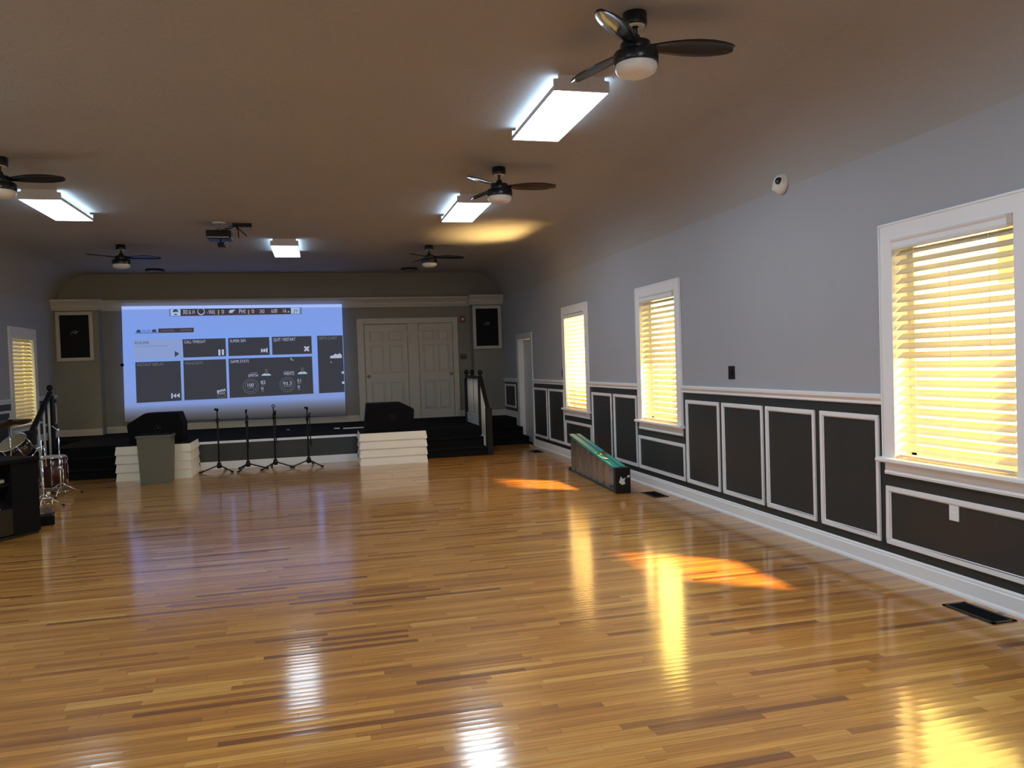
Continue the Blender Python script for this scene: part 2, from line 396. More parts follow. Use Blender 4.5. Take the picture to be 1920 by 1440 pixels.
# windows ----------------------------------------------------------------
def window(n, plane, inward, yc):
    """structure window: casing, stool, apron, sash bars and pane"""
    X = lambda d: plane + inward*d
    o, i = HW + TW, HW
    mb = MB()
    mb.box(X(0), X(.022), yc-o, yc-i, WZ0-.02, 2.425); mb.box(X(0), X(.022), yc+i, yc+o, WZ0-.02, 2.425)
    mb.box(X(0), X(.022), yc-i, yc+i, WZ1-.01, 2.425)
    for a, b_ in ((yc-o, yc-o+.014), (yc+o-.014, yc+o)): mb.box(X(.022), X(.027), a, b_, WZ0-.02, 2.425)
    mb.box(X(.022), X(.027), yc-o+.014, yc+o-.014, 2.411, 2.425)
    w = struct(mb.build('window_%d' % n, 'white', bevel=.003))
    s = MB(); s.prism([(X(-.14), .775), (X(.062), .775), (X(.070), .785), (X(.066), .803), (X(.060), .808), (X(-.14), .808)], 'y', yc-o-.02+.0, yc+o+.02)
    s.build('window_sill', 'white', w)
    a = MB(); a.prism([(X(0), .685), (X(.022), .690), (X(.026), .705), (X(.018), .72), (X(.018), .765), (X(.04), .775), (X(0), .775)], 'y', yc-o+.02, yc+o-.02)
    a.build('apron', 'white', w)
    f = MB(); d0, d1 = -.15, -.115
    for (p, q, r, t) in ((yc-i, yc-i+.045, .808, WZ1), (yc+i-.045, yc+i, .808, WZ1), (yc-i, yc+i, .808, .86), (yc-i, yc+i, WZ1-.05, WZ1)):
        f.box(X(d0), X(d1), p, q, r, t)
    f.build('sash', 'white', w)
    g = MB(); g.box(X(-.134), X(-.130), yc-i+.02, yc+i-.02, .83, WZ1-.02); g.build('pane', 'pane', w)
    return w
def blind(plane, inward, yc, tilt, label, loose=0):
    X = lambda d: plane + inward*d
    r = thing('window_blind', label, 'blind', (X(-.026), yc, WZ1), 0, 'slatted window blinds')
    B = lambda: MB()
    h = B(); h.box(-.028, .028, -.47, .47, -.055, 0); h.build('headrail', 'slat', r)
    v = B()   # valance in front of the headrail, with a moulded profile
    v.prism([(inward*a, b_) for a, b_ in ((.032,-.075),(.044,-.072),(.050,-.055),(.044,-.045),(.044,-.022),(.054,-.010),(.058,0),(.032,0))], 'y', -.440, .485)
    v.build('valance', 'white', r)
    br = B(); br.box(min(inward*.03,inward*.055), max(inward*.03,inward*.055), -.482, -.445, -.060, -.002); br.build('valance_clip', 'slat', r)
    s = B(); n = 22; pitch = (WZ1-.075-.84)/n; w = .066
    for k in range(n):
        z = -.095 - pitch*k
        t = R(tilt)
        # outer edge high, inner edge low
        dx, dz = inward*math.cos(t)*w/2, -math.sin(t)*w/2
        nx, nz = inward*math.sin(t)*.0014, math.cos(t)*.0014
        s.prism([(-dx-nx, z-dz-nz), (dx-nx, z+dz-nz), (dx+nx, z+dz+nz), (-dx+nx, z-dz+nz)], 'y', -.455, .476)
    s.build('slats', 'slat', r)
    b_ = B(); b_.box(-.030, .030, -.455, .476, -(WZ1-.818), -(WZ1-.836)); b_.build('bottom_rail', 'slat', r)
    for yy in (-.30, .0, .30):
        c = B(); c.box(inward*.031-.0006, inward*.031+.0006, yy-.0012, yy+.0012, -(WZ1-.83), -.06); c.build('ladder_cord', 'sticker', r)
    return r
for k, (y, lab, tl) in enumerate(((11.475, 'tall slatted blind in the farthest right-hand window, behind the folded ladder', -50), (8.44, 'slatted blind in the middle one of the three windows along the right wall', 38), (4.09, 'largest-looking sunlit slatted blind, in the window above the white outlet plate', 38))):
    window(k+1, XR, -1, y); blind(XR, -1, y, tl, lab)
window(4, XL, 1, 14.70); blind(XL, 1, 14.70, 55, 'yellow-lit slatted blind in the window behind the drum kit')
for k, y in enumerate(WIN_L[1:]):
    window(5+k, XL, 1, y)
for k, (a, b_, c, d) in enumerate(holes_f):
    f = MB()
    for (p, q, r, t) in ((a-.12, a, c-.1, d+.12), (b_, b_+.12, c-.1, d+.12), (a, b_, d, d+.12), (a, b_, c-.1, c)): f.box(p, q, YF, YF+.022, r, t)
    for (p, q, r, t) in ((a, a+.05, c, d), (b_-.05, b_, c, d), (a, b_, c, c+.05), (a, b_, d-.05, d), ((a+b_)/2-.02, (a+b_)/2+.02, c, d)): f.box(p, q, YF-.12, YF-.09, r, t)
    w = struct(f.build('window_%d' % (8+k), 'white'))
    g = MB(); g.box(a, b_, YF-.108, YF-.104, c, d); g.build('pane', 'pane', w)

# unseen boards added outside to keep the sun off the upper window panes
for k, y in enumerate(WIN_R):
    f = MB(); f.box(XR+.48, XR+.52, y-.99, y+.11, 1.97, 2.90)
    for a in (y-.90, y+.02): f.box(XR+.16, XR+.48, a-.02, a+.02, 2.80, 2.84)
    struct(f.build('trim_%d' % (94+k), 'white'))  # numbered as trim, though each is an added sun blocker

# side doorway in the right wall -----------------------------------------
f = MB(); y0, y1 = DOOR_R
f.box(XR-.022, XR, y0-.11, y0, 0, 2.13); f.box(XR-.022, XR, y1, y1+.11, 0, 2.13); f.box(XR-.022, XR, y0, y1, 2.02, 2.13)
d1 = struct(f.build('door_1', 'door', bevel=.003))
f = MB(); f.box(XR+.10, XR+.14, y0+.004, y1-.004, .008, 2.015)
f.build('door_leaf', 'door', d1)
f = MB(); f.lathe([(0,0),(.028,0),(.028,.008),(.012,.012),(.012,.035),(.028,.045),(.030,.06),(.018,.075),(0,.078)], (XR+.10, y0+.07, .98), 16, (-1,0,0)); f.build('door_knob', 'brass', d1)

# stage back wall: double six-panel doors in one casing --------------------
def six_panel(name, n, x0, x1, z0, z1, y, knob_left):
    mb = MB(); mb.box(x0, x1, y-.030, y, z0, z1)
    o = struct(mb.build(name, 'stagedoor'))
    w = x1-x0; st = .105*w/.9; mid = (x0+x1)/2; pw = (w - 3*st)/2
    rows = ((z0+.20, z0+.80), (z0+.98, z0+1.56), (z0+1.66, z0+1.87))
    for a in (x0+st, mid+st/2):
        for r0, r1 in rows:
            p = MB()
            for (q0, q1, s0, s1) in ((a, a+pw, r0, r0+.02), (a, a+pw, r1-.02, r1), (a, a+.02, r0, r1), (a+pw-.02, a+pw, r0, r1)):
                p.box(q0, q1, y-.048, y-.03, s0, s1)
            p.prism([(a+.03, r0+.03), (a+pw-.03, r0+.03), (a+pw-.03, r1-.03), (a+.03, r1-.03)], 'y', y-.044, y-.03)
            p.build('raised_panel', 'stagedoor', o, bevel=.003)
    kx = x0+.06 if knob_left else x1-.055
    k = MB(); k.lathe([(0,0),(.032,0),(.032,.006),(.013,.010),(.013,.035),(.028,.045),(.032,.058),(.022,.072),(0,.076)], (kx, y-.03, z0+.93), 18, (0,-1,0))
    k.build('door_knob', 'brass', o)
    hx = x1 if knob_left else x0
    for hz in (.25, 1.0, 1.75):
        h = MB(); h.box(hx-.008, hx+.008, y-.034, y-.029, z0+hz, z0+hz+.09); h.build('hinge', 'brass', o)
    return o
DZ = .455
six_panel('door_2', 2, .925, 1.815, DZ, 2.46, YB-.004, True)
six_panel('door_3', 3, 2.062, 2.782, DZ, 2.465, YB-.004, False)
f = MB()
f.box(.775, .915, YB-.045, YB, DZ, 2.59); f.box(2.792, 2.905, YB-.045, YB, DZ, 2.59); f.box(1.825, 2.052, YB-.045, YB, DZ, 2.475)
f.box(.915, 2.792, YB-.045, YB, 2.475, 2.59)
struct(f.build('door_frame', 'stagedoor', bevel=.004))

# speaker bays (wall columns) and the crown -------------------------------
YC = 16.30
for nm, a, b_ in (('wall_back_column', XL, -4.07), ('wall_back_column', 3.19, XR)):
    f = MB(); f.box(a, b_, YC, YB, .45, 2.90); struct(f.build(nm, 'stagewall'))
    f = MB(); f.box(a, b_, YC-.018, YC, .45, .575); struct(f.build('baseboard_column', 'stagedoor'))
CR = [(0,2.83),(.03,2.83),(.035,2.86),(.05,2.875),(.06,2.92),(.10,2.975),(.125,2.99),(.125,3.03),(0,3.03)]
run_profile('trim_90', CR, 'y', YB, -1, -4.07, 3.19, m='stagedoor')
run_profile('trim_91', CR, 'y', YC, -1, XL, -4.00, m='stagedoor')
run_profile('trim_92', CR, 'y', YC, -1, 3.12, XR, m='stagedoor')
f = MB(); f.box(XL, -4.0, YC, YB, 2.86, 3.03); f.box(3.12, XR, YC, YB, 2.86, 3.03); struct(f.build('trim_93', 'stagedoor'))

def wall_speaker(x0, x1, z0, z1, label):
    r = thing('wall_speaker', label, 'speaker', ((x0+x1)/2, YC, (z0+z1)/2), 0, 'framed wall speakers')
    w, h, t = (x1-x0)/2, (z1-z0)/2, .062
    f = MB()
    for (a, b_, c, d) in ((-w, w, h-t, h), (-w, w, -h, -h+t), (-w, -w+t, -h+t, h-t), (w-t, w, -h+t, h-t)): f.box(a, b_, -.035, 0, c, d)
    f.build('frame', 'stagedoor', r, bevel=.004)
    g = MB(); g.box(-w+t, w-t, -.012, -.004, -h+t, h-t); g.build('grille', 'grille', r)
    l = MB()
    for p in ([(-.075,-.03),(-.02,.035),(.035,.035),(.03,.005),(-.03,-.005)], [(-.02,.012),(.015,-.028),(.04,.012),(.075,.03)]):
        pts = [(a, -.016, b_+.07) for a, b_ in p]; l.tube(pts, .006, 6)
    l.build('logo', 'logo', r)
wall_speaker(-4.79, -4.16, 1.875, 2.805, 'black wall speaker in white frame left of the projected picture')
wall_speaker(3.19, 3.80, 1.885, 2.805, 'black wall speaker in white frame above the stair railing, right of the doors')

# ------------------------------------------------------------------ stage
SX0, SX1, SY, SZ = -1.93, .56, 13.35, .45
st = thing('stage', 'low stage with dark carpet and charcoal front below the projected picture', 'stage', (0, SY, 0))
def child(mb, nm, m, par, bevel=0):
    """mesh in world coordinates parented under an unrotated empty"""
    o = mb.build(nm, m, par, bevel); o.matrix_parent_inverse = Matrix.Translation(-Vector(par.location)); return o
f = MB(); f.box(-3.02, 1.66, SY+.02, YB-.004, 0, SZ); f.box(1.66, 2.82, 13.604, YB-.004, 0, SZ); f.box(-4.14, -3.02, 13.604, YB-.004, 0, SZ)
f.box(2.82, XR-.004, 15.304, YB-.004, 0, SZ); f.box(XL+.004, -4.14, 15.304, YB-.004, 0, SZ)
child(f, 'carpeted_deck', 'carpet', st)
f = MB(); f.box(SX0, SX1, SY, SY+.02, .12, SZ-.03); child(f, 'front_panel', 'dark', st)
f = MB(); f.prism([(SY-.02, SZ-.032), (SY+.02, SZ-.032), (SY+.02, SZ+.004), (SY-.014, SZ+.004)], 'x', SX0, SX1); child(f, 'nosing', 'white', st)
f = MB(); f.prism([(SY-.015, 0), (SY+.02, 0), (SY+.02, .125), (SY-.006, .125)], 'x', SX0, SX1); child(f, 'base_trim', 'white', st)

def stairs(label, x0, x1, fronts, back, rise=.15):
    r = thing('stair_flight', label, 'stairs', ((x0+x1)/2, fronts[0], 0), 0, 'carpeted stair flights beside the stage')
    for k, y in enumerate(fronts):
        y1 = fronts[k+1] if k+1 < len(fronts) else back
        f = MB(); z = rise*(k+1) - .002
        f.prism([(y, 0), (y, z-.03), (y-.018, z-.026), (y-.022, z-.008), (y-.010, z), (y1, z), (y1, 0)], 'x', x0, x1)
        child(f, 'step', 'carpet', r)
    return r
stairs('dark carpeted steps between the right siding box and the white baluster railing', 1.66, 2.72, (13.02, 13.30), 13.60)
stairs('dark carpeted corner steps beside the white side door, right of the railing', 2.84, XR-.004, (14.42, 14.88), 15.30)
stairs('dark carpeted steps between the red floor tom and the left siding box', -4.08, -3.02, (13.02, 13.30), 13.60)
stairs('dark carpeted corner steps beneath the yellow-lit window at the left', XL+.004, -4.20, (14.42, 14.88), 15.30)

# lap-sided boxes either side of the stage front
def lap_box(label, x0, x1, y0, y1, h=.52):
    r = thing('siding_box', label, 'box', ((x0+x1)/2, y0, 0), 0, 'white lap-sided boxes at the stage corners')
    t = .024; n = 4; bh = h/n
    c = MB(); c.box(x0+t, x1-t, y0+t, y1, 0, h-.004); child(c, 'core', 'plinth', r)
    for k in range(n):
        z0, z1 = k*bh, (k+1)*bh - .006
        b = MB()
        ring0 = [(x0, y0), (x1, y0), (x1, y1), (x0, y1)]
        i = .016
        ring1 = [(x0+i, y0+i), (x1-i, y0+i), (x1-i, y1), (x0+i, y1)]
        A = [b.b.verts.new((x, y, z0)) for x, y in ring0]; A2 = [b.b.verts.new((x, y, z0+.012)) for x, y in ring0]; B = [b.b.verts.new((x, y, z1)) for x, y in ring1]
        A2 = A2
        b.b.faces.new(A[::-1]); b.b.faces.new(B)
        for P_, Q_ in ((A, A2), (A2, B)):
            for q in range(4): b.b.faces.new((P_[q], P_[(q+1) % 4], Q_[(q+1) % 4], Q_[q]))
        child(b, 'siding_board', 'plinth', r)
    l = MB(); l.box(x0+.018, x1-.018, y0+.02, y1, h-.012, h); child(l, 'carpet_top', 'carpet', r)
    return r
lap_box('white lap-sided box at the right stage corner, under a black wedge monitor', .56, 1.64, 12.55, 13.345)
lap_box('white lap-sided box at the left stage corner, behind the olive waste bin', -2.98, -1.93, 12.50, 13.345)

# wedge monitors
def wedge(label, x, y, z, prof, depth, face, rz=0):
    r = thing('stage_monitor', label, 'speaker', (x, y, z), rz, 'black wedge monitors on the siding boxes')
    b = MB(); b.prism(prof, 'y', 0, depth); b.build('cabinet', 'blackm', r, bevel=.012)
    (a0, a1) = face; A, B = Vector((a0[0], 0, a0[1])), Vector((a1[0], 0, a1[1])); d = (B-A); nrm = Vector((d.z, 0, -d.x)).normalized()
    if nrm.z < 0: nrm = -nrm
    g = MB(); A2, B2 = A + d*.06 + nrm*.002, A + d*.94 + nrm*.002
    g.face([(A2.x, .03, A2.z), (B2.x, .03, B2.z), (B2.x, depth-.03, B2.z), (A2.x, depth-.03, A2.z)])
    fo = bmesh.ops.extrude_face_region(g.b, geom=g.b.faces[:])
    for v in [e for e in fo['geom'] if isinstance(e, bmesh.types.BMVert)]: v.co += nrm*.010
    g.build('grille', 'grille', r)
    k = MB(); cx = sum(p[0] for p in prof)/len(prof)
    k.torus((cx, -.004, .22), .05, .008, (0,1,0), 24, 6); k.cyl((cx, .002, .22), (cx, -.006, .22), .03, n=20); k.build('jack_plate', 'black', r)
    return r
wedge('black wedge monitor on the left siding box, behind the olive waste bin', -2.86, 12.75, .523, [(.03,0),(.78,0),(.79,.28),(.735,.455),(.27,.455),(0,.29)], .45, ((0,.29),(.27,.455)))
wedge('black wedge monitor on the right siding box, in front of the white doors', .66, 12.75, .523, [(.0,0),(.78,0),(.81,.33),(.575,.455),(.055,.455)], .45, ((.81,.33),(.575,.455)))

# railings
def newel(mb, x, y, z0, z1, s=.045):
    mb.box(x-s, x+s, y-s, y+s, z0, z1-.20)
    mb.lathe([(.055,0),(.055,.012),(.030,.025),(.026,.05),(.040,.07),(.040,.078),(.020,.085),(.018,.095),(.040,.115),(.047,.14),(.040,.165),(.022,.185),(0,.19)], (x, y, z1-.20), 16)
def railing(label, x, ys_top, y_bot, zlow, nb_top, nb_low):
    r = thing('stair_railing', label, 'railing', (x, y_bot, 0), 0, 'white baluster stair railings')
    for y in (ys_top if len(ys_top) < 2 else (ys_top[0], ys_top[-1])):
        m_ = MB(); newel(m_, x, y, SZ, 1.47); child(m_, 'newel_post', 'darkwood', r)
    if len(ys_top) > 1:
        m_ = MB(); newel(m_, 2.957, 15.36, SZ, 1.47, .035); child(m_, 'newel_post', 'darkwood', r)
    m_ = MB(); m_.box(x-.05, x+.05, y_bot-.05, y_bot+.05, 0, zlow); m_.lathe([(.062,0),(.062,.02),(.03,.03),(0,.035)], (x, y_bot, zlow), 4); child(m_, 'newel_post', 'darkwood', r)
    y1 = min(ys_top)
    h = MB()
    if len(ys_top) > 1: h.box(x-.032, x+.032, y1, max(ys_top), 1.30, 1.345)
    a, b_ = (y_bot, zlow-.06), (y1, 1.30)
    h.prism([(a[0], a[1]), (b_[0], b_[1]), (b_[0], b_[1]+.05), (a[0], a[1]+.05)], 'x', x-.032, x+.032)
    child(h, 'handrail', 'darkwood', r)
    if len(ys_top) > 1:
        k = MB(); k.box(x-.02, x+.02, y1, max(ys_top), SZ, .615); k.box(x-.03, x+.03, y1, max(ys_top), .615, .635); child(k, 'kick_panel', 'railwhite', r)
        for i in range(nb_top):
            y = y1 + (max(ys_top)-y1)*(i+.5)/nb_top
            if any(abs(y-q) < .05 for q in ys_top): continue
            b = MB(); b.cyl((x, y, .63), (x, y, 1.31), .015, n=12); child(b, 'baluster', 'railwhite', r)
    for i in range(nb_low):
        t = (i+.6)/nb_low; y = y_bot + (y1-y_bot)*t; zt = a[1] + (b_[1]-a[1])*t
        zb = .15 if y < 13.3 else (.30 if y < 13.6 else SZ)
        b = MB(); b.cyl((x, y, zb), (x, y, zt+.01), .018, n=12); child(b, 'baluster', 'railwhite', r)
    k = MB(); k.box(x-.045, x+.045, y_bot+.05, 13.30, 0, .15); k.box(x-.045, x+.045, 13.30, 13.60, 0, .30); child(k, 'stringer', 'railwhite', r)
    return r
railing('white baluster railing with dark newel posts, right of the stage steps', 2.775, (13.66, 14.33, 15.0), 13.05, .78, 15, 4)
railing('railing with dark newel post and three pale balusters, behind the drums', -4.15, (13.66,), 12.72, .78, 0, 4)

# white rods lying on the stage
for x0, x1, y, lab in ((.37, .78, 14.62, 'thin long white rod lying on the stage carpet'), (.21, .31, 14.74, 'short white stub lying on the stage carpet beside the long rod')):
    f = MB(); f.cyl((x0, y, SZ+.012), (x1, y-.02, SZ+.012), .012, n=10); tag(f.build('white_rod', 'white'), lab, 'rod')
f = MB(); f.lathe([(0,0),(.03,0),(.028,.018),(.012,.026),(0,.027)], (-.62, 15.0, SZ), 16); tag(f.build('floor_socket', 'steel'), 'tiny round metal disc on the stage carpet behind the third microphone stand', 'socket')

# ------------------------------------------------------------------ projected picture
def ui(zx, zy):     # layout grid of the menu, in the plane of the picture
    return (-3.843 + .00231*zx + 8.4e-8*zx*zx - .000106*zy, 3.165 - .000027*zx - (.00252 + 1.0e-7*zx)*zy)
YS = 16.460
def screen_material():
    m = bpy.data.materials.new('projected_blue_picture'); m.use_nodes = True; N = m.node_tree.nodes; L = m.node_tree.links
    N.remove(N['Principled BSDF']); e = N.new('ShaderNodeEmission'); tc = N.new('ShaderNodeTexCoord'); sp = N.new('ShaderNodeSeparateXYZ')
    L.new(tc.outputs['Object'], sp.inputs[0])
    mr = N.new('ShaderNodeMapRange'); L.new(sp.outputs[2], mr.inputs[0]); mr.inputs[1].default_value = .62; mr.inputs[2].default_value = 2.9
    cr = N.new('ShaderNodeValToRGB'); L.new(mr.outputs[0], cr.inputs[0])
    st_ = [(0, (.040, .038, .040)), (.06, (.095, .095, .11)), (.115, (.16, .19, .30)), (.155, (.21, .30, .62)), (.3, (.22, .33, .74)), (.7, (.20, .335, .80)), (1, (.215, .33, .76))]
    while len(cr.color_ramp.elements) < len(st_): cr.color_ramp.elements.new(.5)
    for q, (p, c) in zip(cr.color_ramp.elements, st_): q.position = p; q.color = (*c, 1)
    L.new(cr.outputs[0], e.inputs[0]); e.inputs[1].default_value = 1
    L.new(e.outputs[0], N['Material Output'].inputs[0]); return m
M['ui_back'] = screen_material()
M['ui_strip'] = emit('projected_crown_glow', (.37, .50, .95))
M['ui_dark'] = emit('projected_dark_tile', (.043, .045, .058))
M['ui_bar'] = emit('projected_dark_bar', (.050, .040, .048))
M['ui_light'] = emit('projected_light', (.36, .50, .72))
M['ui_pale'] = emit('projected_pale_text', (.42, .46, .62))
M['ui_dim'] = emit('projected_dim_text', (.15, .16, .20))
M['ui_ink'] = emit('projected_dark_text', (.045, .06, .12))
M['ui_mid'] = emit('projected_mid_text', (.14, .19, .40))
M['ui_res'] = emit('projected_resume_tile', (.24, .33, .60))
M['ui_skin'] = emit('projected_skin', (.10, .08, .075))
M['ui_gold'] = emit('projected_gold', (.50, .42, .16))
scr = thing('projected_picture', 'large blue projected game pause menu on the wall above the stage', 'projection', (0, YS, 0))
def sheet(mb, pts, y):
    mb.face([(*[p[0]], y, p[1]) for p in pts])
def quad(nm, zpts, m, y, par=scr, thick=.004):
    mb = MB(); pts = [ui(*p) for p in zpts]; mb.prism(pts, 'y', y-YS, y-YS+thick); o = mb.build(nm, m, par); return o
def poly(mb, zpts, y): mb.face([(ui(*p)[0], y-YS, ui(*p)[1]) for p in zpts])
def words(items, m, par, y, nm='lettering'):
    for t, x0, x1, yb, h in items:
        mb = MB(); a = ui(x0, yb); b_ = ui(x1, yb); c = ui(x0, yb-h)
        text_mesh(t, a[0], b_[0], a[1], c[1]-a[1], y-YS, mb); mb.build(nm, m, par)
bd = quad('backdrop', [(75,100),(1765,83),(1797,935),(100,985)], 'ui_back', YS, thick=.03)
quad('crown_glow', [(75,100),(1765,83),(1766,106),(76,126)], 'ui_strip', YS-.004)  # glowing strip for the projection brightening where it crosses the white crown
bar = quad('score_bar', [(437,120),(1457,108),(1457,160),(440,178)], 'ui_mid', YS-.006)
quad('dark_strip', [(527,120),(1371,112),(1371,159),(527,173)], 'ui_bar', YS-.009, bar)
quad('team_block', [(450,123),(525,122),(525,171),(452,173)], 'ui_light', YS-.009, bar)
quad('clock_block', [(1374,112),(1438,111),(1438,154),(1374,156)], 'ui_light', YS-.009, bar)
words([('3RD & 14',545,635,160,33),('- WAS',728,790,160,33),('0',842,860,156,30),('PHI',975,1022,155,33),('0',1072,1090,152,30),('2ND',1133,1170,152,28),('6:00',1223,1268,150,30),('16',1312,1338,148,28)], 'ui_pale', bar, YS-.014)
words([(':39',1385,1425,150,28)], 'ui_ink', bar, YS-.014)
mb = MB(); poly(mb, [(1346,146),(1354,134),(1362,146)], YS-.014); mb.build('arrow_mark', 'ui_light', bar); mb = MB()
c = ui(684, 140)
for k in range(40):   # ring emblem, open towards the upper left
    t0, t1 = 2*PI*k/40, 2*PI*(k+1)/40
    if 1.75 < t0 < 2.35: continue
    ro, ri = .068, .050 if 3.6 < t0 < 5.9 else .058
    mb.face([(c[0]+ri*math.cos(t0), -.014, c[1]+ri*math.sin(t0)), (c[0]+ro*math.cos(t0), -.014, c[1]+ro*math.sin(t0)), (c[0]+ro*math.cos(t1), -.014, c[1]+ro*math.sin(t1)), (c[0]+ri*math.cos(t1), -.014, c[1]+ri*math.sin(t1))])
mb.build('ring_emblem', 'ui_light', bar); mb = MB()
for k in range(3):    # streaked wing emblem
    poly(mb, [(892+4*k,146+4*k),(905,128+8*k),(945-6*k,124+10*k),(940-10*k,131+10*k),(908,138+6*k)], YS-.014-.001*k)
mb.build('wing_emblem', 'ui_light', bar)
for x in (817, 1048):
    mb = MB()
    for k in range(4): poly(mb, [(x-4,128+9*k),(x+4,128+9*k),(x+4,134+9*k),(x-4,134+9*k)], YS-.014)
    mb.build('timeout_marks', 'ui_gold', bar)
mb = MB()
pts = [(488+22*math.cos(t), 142-20*math.sin(t)) for t in [PI*i/14 for i in range(15)]]; poly(mb, [(p[0], p[1]) for p in pts] + [(470,146),(500,142),(508,146)], YS-.013)
poly(mb, [(478,158),(500,157),(500,166),(478,167)], YS-.013); mb.build('helmet_emblem', 'ui_ink', bar)
tab = quad('menu_tab_bar', [(355,270),(627,263),(627,298),(357,303)], 'ui_bar', YS-.006)
words([('COACHING',375,480,294,17),('OPTIONS',525,610,291,17)], 'ui_dim', tab, YS-.011)
pt = quad('active_tab', [(175,304),(355,300),(355,304),(175,308)], 'ui_ink', YS-.006)
for x0, x1, yy in ((188,222,290),(306,343,287)):
    mb = MB()
    poly(mb, [(x0,yy+11),(x0,yy),(x0+6,yy-9),(x0+14,yy-12),(x1-14,yy-12),(x1-6,yy-10),(x1,yy),(x1,yy+11)], YS-.007)
    mb.build('button_icon', 'ui_ink', pt)
words([('PAUSE',232,295,298,18)], 'ui_ink', pt, YS-.010)
def tile(zp, title, tx0, tx1, tb, th, m='ui_dark', tm='ui_pale'):
    t = quad('menu_tile', zp, m, YS-.006); words([(title, tx0, tx1, tb, th)], tm, t, YS-.011, 'tile_title'); return t
def icon(par, polys, m='ui_pale', y=YS-.012):
    mb = MB()
    for p in polys: poly(mb, p, y)
    return mb.build('icon', m, par)
t = tile([(165,350),(538,345),(538,495),(170,512)], 'RESUME', 178, 285, 390, 20, 'ui_res', 'ui_ink')
words([('Continue playing this game',180,430,412,13)], 'ui_mid', t, YS-.012, 'subtitle'); icon(t, [[(482,440),(518,462),(482,488)]], 'ui_ink')
t = tile([(540,352),(870,343),(875,480),(548,492)], 'CALL TIMEOUT', 555, 718, 383, 21)
icon(t, [[(815,430),(832,429),(832,475),(816,476)], [(842,429),(858,428),(859,472),(843,473)]])
t = tile([(890,342),(1205,334),(1210,470),(894,480)], 'SUPER SIM', 905, 1024, 375, 21)
icon(t, [[(1143,420),(1165,438),(1143,455)], [(1163,419),(1185,436),(1163,454)], [(1182,418),(1193,418),(1193,452),(1182,453)]])
t = tile([(1225,333),(1530,326),(1535,462),(1230,470)], 'QUIT / RESTART', 1239, 1408, 366, 23)
icon(t, [[(1472,412),(1482,402),(1516,436),(1506,446)], [(1506,402),(1516,412),(1482,446),(1472,436)]])
t = tile([(1574,325),(1770,322),(1788,755),(1590,765)], 'DEPTH CHART', 1587, 1728, 356, 22, tm='ui_dim')
icon(t, [[(1675,480),(1700,474),(1718,460),(1730,470),(1748,458),(1765,472),(1765,495),(1676,497)]]); icon(t, [[(1678,530),(1683,520),(1688,531)]]); icon(t, [[(1764,598),(1782,597),(1782,614),(1765,615)]]); icon(t, [[(1767,675),(1785,674),(1785,692),(1768,692)]])
t = tile([(180,528),(525,516),(535,820),(190,840)], 'INSTANT REPLAY', 196, 400, 558, 21, tm='ui_dim')
icon(t, [[(455,765),(466,764),(467,803),(456,804)], [(492,764),(493,800),(470,784)], [(519,762),(521,799),(495,782)]])
t = tile([(547,513),(873,503),(884,803),(555,818)], 'HIGHLIGHTS', 560, 698, 546, 21, tm='ui_dim')
icon(t, [[(806,742),(814,740),(822,752),(808,768)]] + [[(818+13*k,740-3*k),(826+13*k,738-3*k),(834+13*k,752-2*k),(826+13*k,754-2*k)] for k in range(4)] + [[(812+14*k,766-k),(820+14*k,760-k),(824+14*k,762-k),(818+14*k,770-k)] for k in range(4)])
icon(t, [[(808,775),(868,770),(868,773),(808,778)], [(809,796),(869,791),(869,794),(809,799)], [(808,775),(811,775),(812,798),(809,798)], [(866,771),(869,771),(870,793),(867,793)]], 'ui_dim')
t = tile([(893,500),(1535,482),(1547,767),(903,800)], 'GAME STATS', 908, 1050, 532, 21)
words([('SMITH',1045,1120,640,22),('WENTZ',1318,1400,626,22),('82',1142,1178,692,24),('0',1145,1162,740,24),('51',1423,1450,680,24),('0',1426,1442,727,24),('100',1040,1088,715,26),('93.3',1315,1378,703,26)], 'ui_pale', t, YS-.012, 'player_figures')
for zx, zy in ((1064,711),(1346,697)):
    mb = MB(); cx, cz = ui(zx, zy)
    for ro in (.150, .112):
        for k in range(40):
            t0, t1 = 2*PI*k/40, 2*PI*(k+1)/40; ri = ro-.007
            mb.face([(cx+a*math.cos(b_), -.011, cz+a*math.sin(b_)) for a, b_ in ((ri,t0),(ro,t0),(ro,t1),(ri,t1))])
    mb.build('stat_ring', 'ui_dim', t)
for x0, yy, w_ in ((1042,722,46),(1318,710,58),(1146,696,26),(1148,748,16),(1424,686,26),(1428,734,14),(1060,606,56),(1318,596,76)):
    mb = MB(); poly(mb, [(x0,yy),(x0+w_,yy-1),(x0+w_,yy+4),(x0,yy+5)], YS-.011); mb.build('caption_line', 'ui_dim', t)
icon(t, [[(1146,630),(1152,620),(1172,612),(1196,612),(1215,619),(1221,628)], [(1424,618),(1430,608),(1450,598),(1474,597),(1494,606),(1500,615)], [(1371,494),(1377,493),(1377,510),(1371,511)], [(1386,506),(1392,505),(1390,516),(1386,516)]], 'ui_light')
for zx, zy in ((1184,592),(1461,580)):
    mb = MB(); cx, cz = ui(zx, zy); mb.face([(cx+.030*math.cos(a), -.013, cz+.042*math.sin(a)) for a in [2*PI*i/20 for i in range(20)]])
    mb.box(cx-.016, cx+.016, -.013, -.011, cz-.065, cz-.03); mb.build('portrait', 'ui_skin', t)

f = MB(); f.lathe([(0,0),(.03,0),(.03,.02),(.02,.035),(0,.04)], (-3.71, YB-.16, 1.775), 16, (0,-1,0)); f.cyl((-3.71, YB, 1.775), (-3.71, YB-.16, 1.775), .012, n=10)
tag(f.build('wall_hook', 'blackm'), 'small dark round knob at the left edge of the projected picture', 'hook')
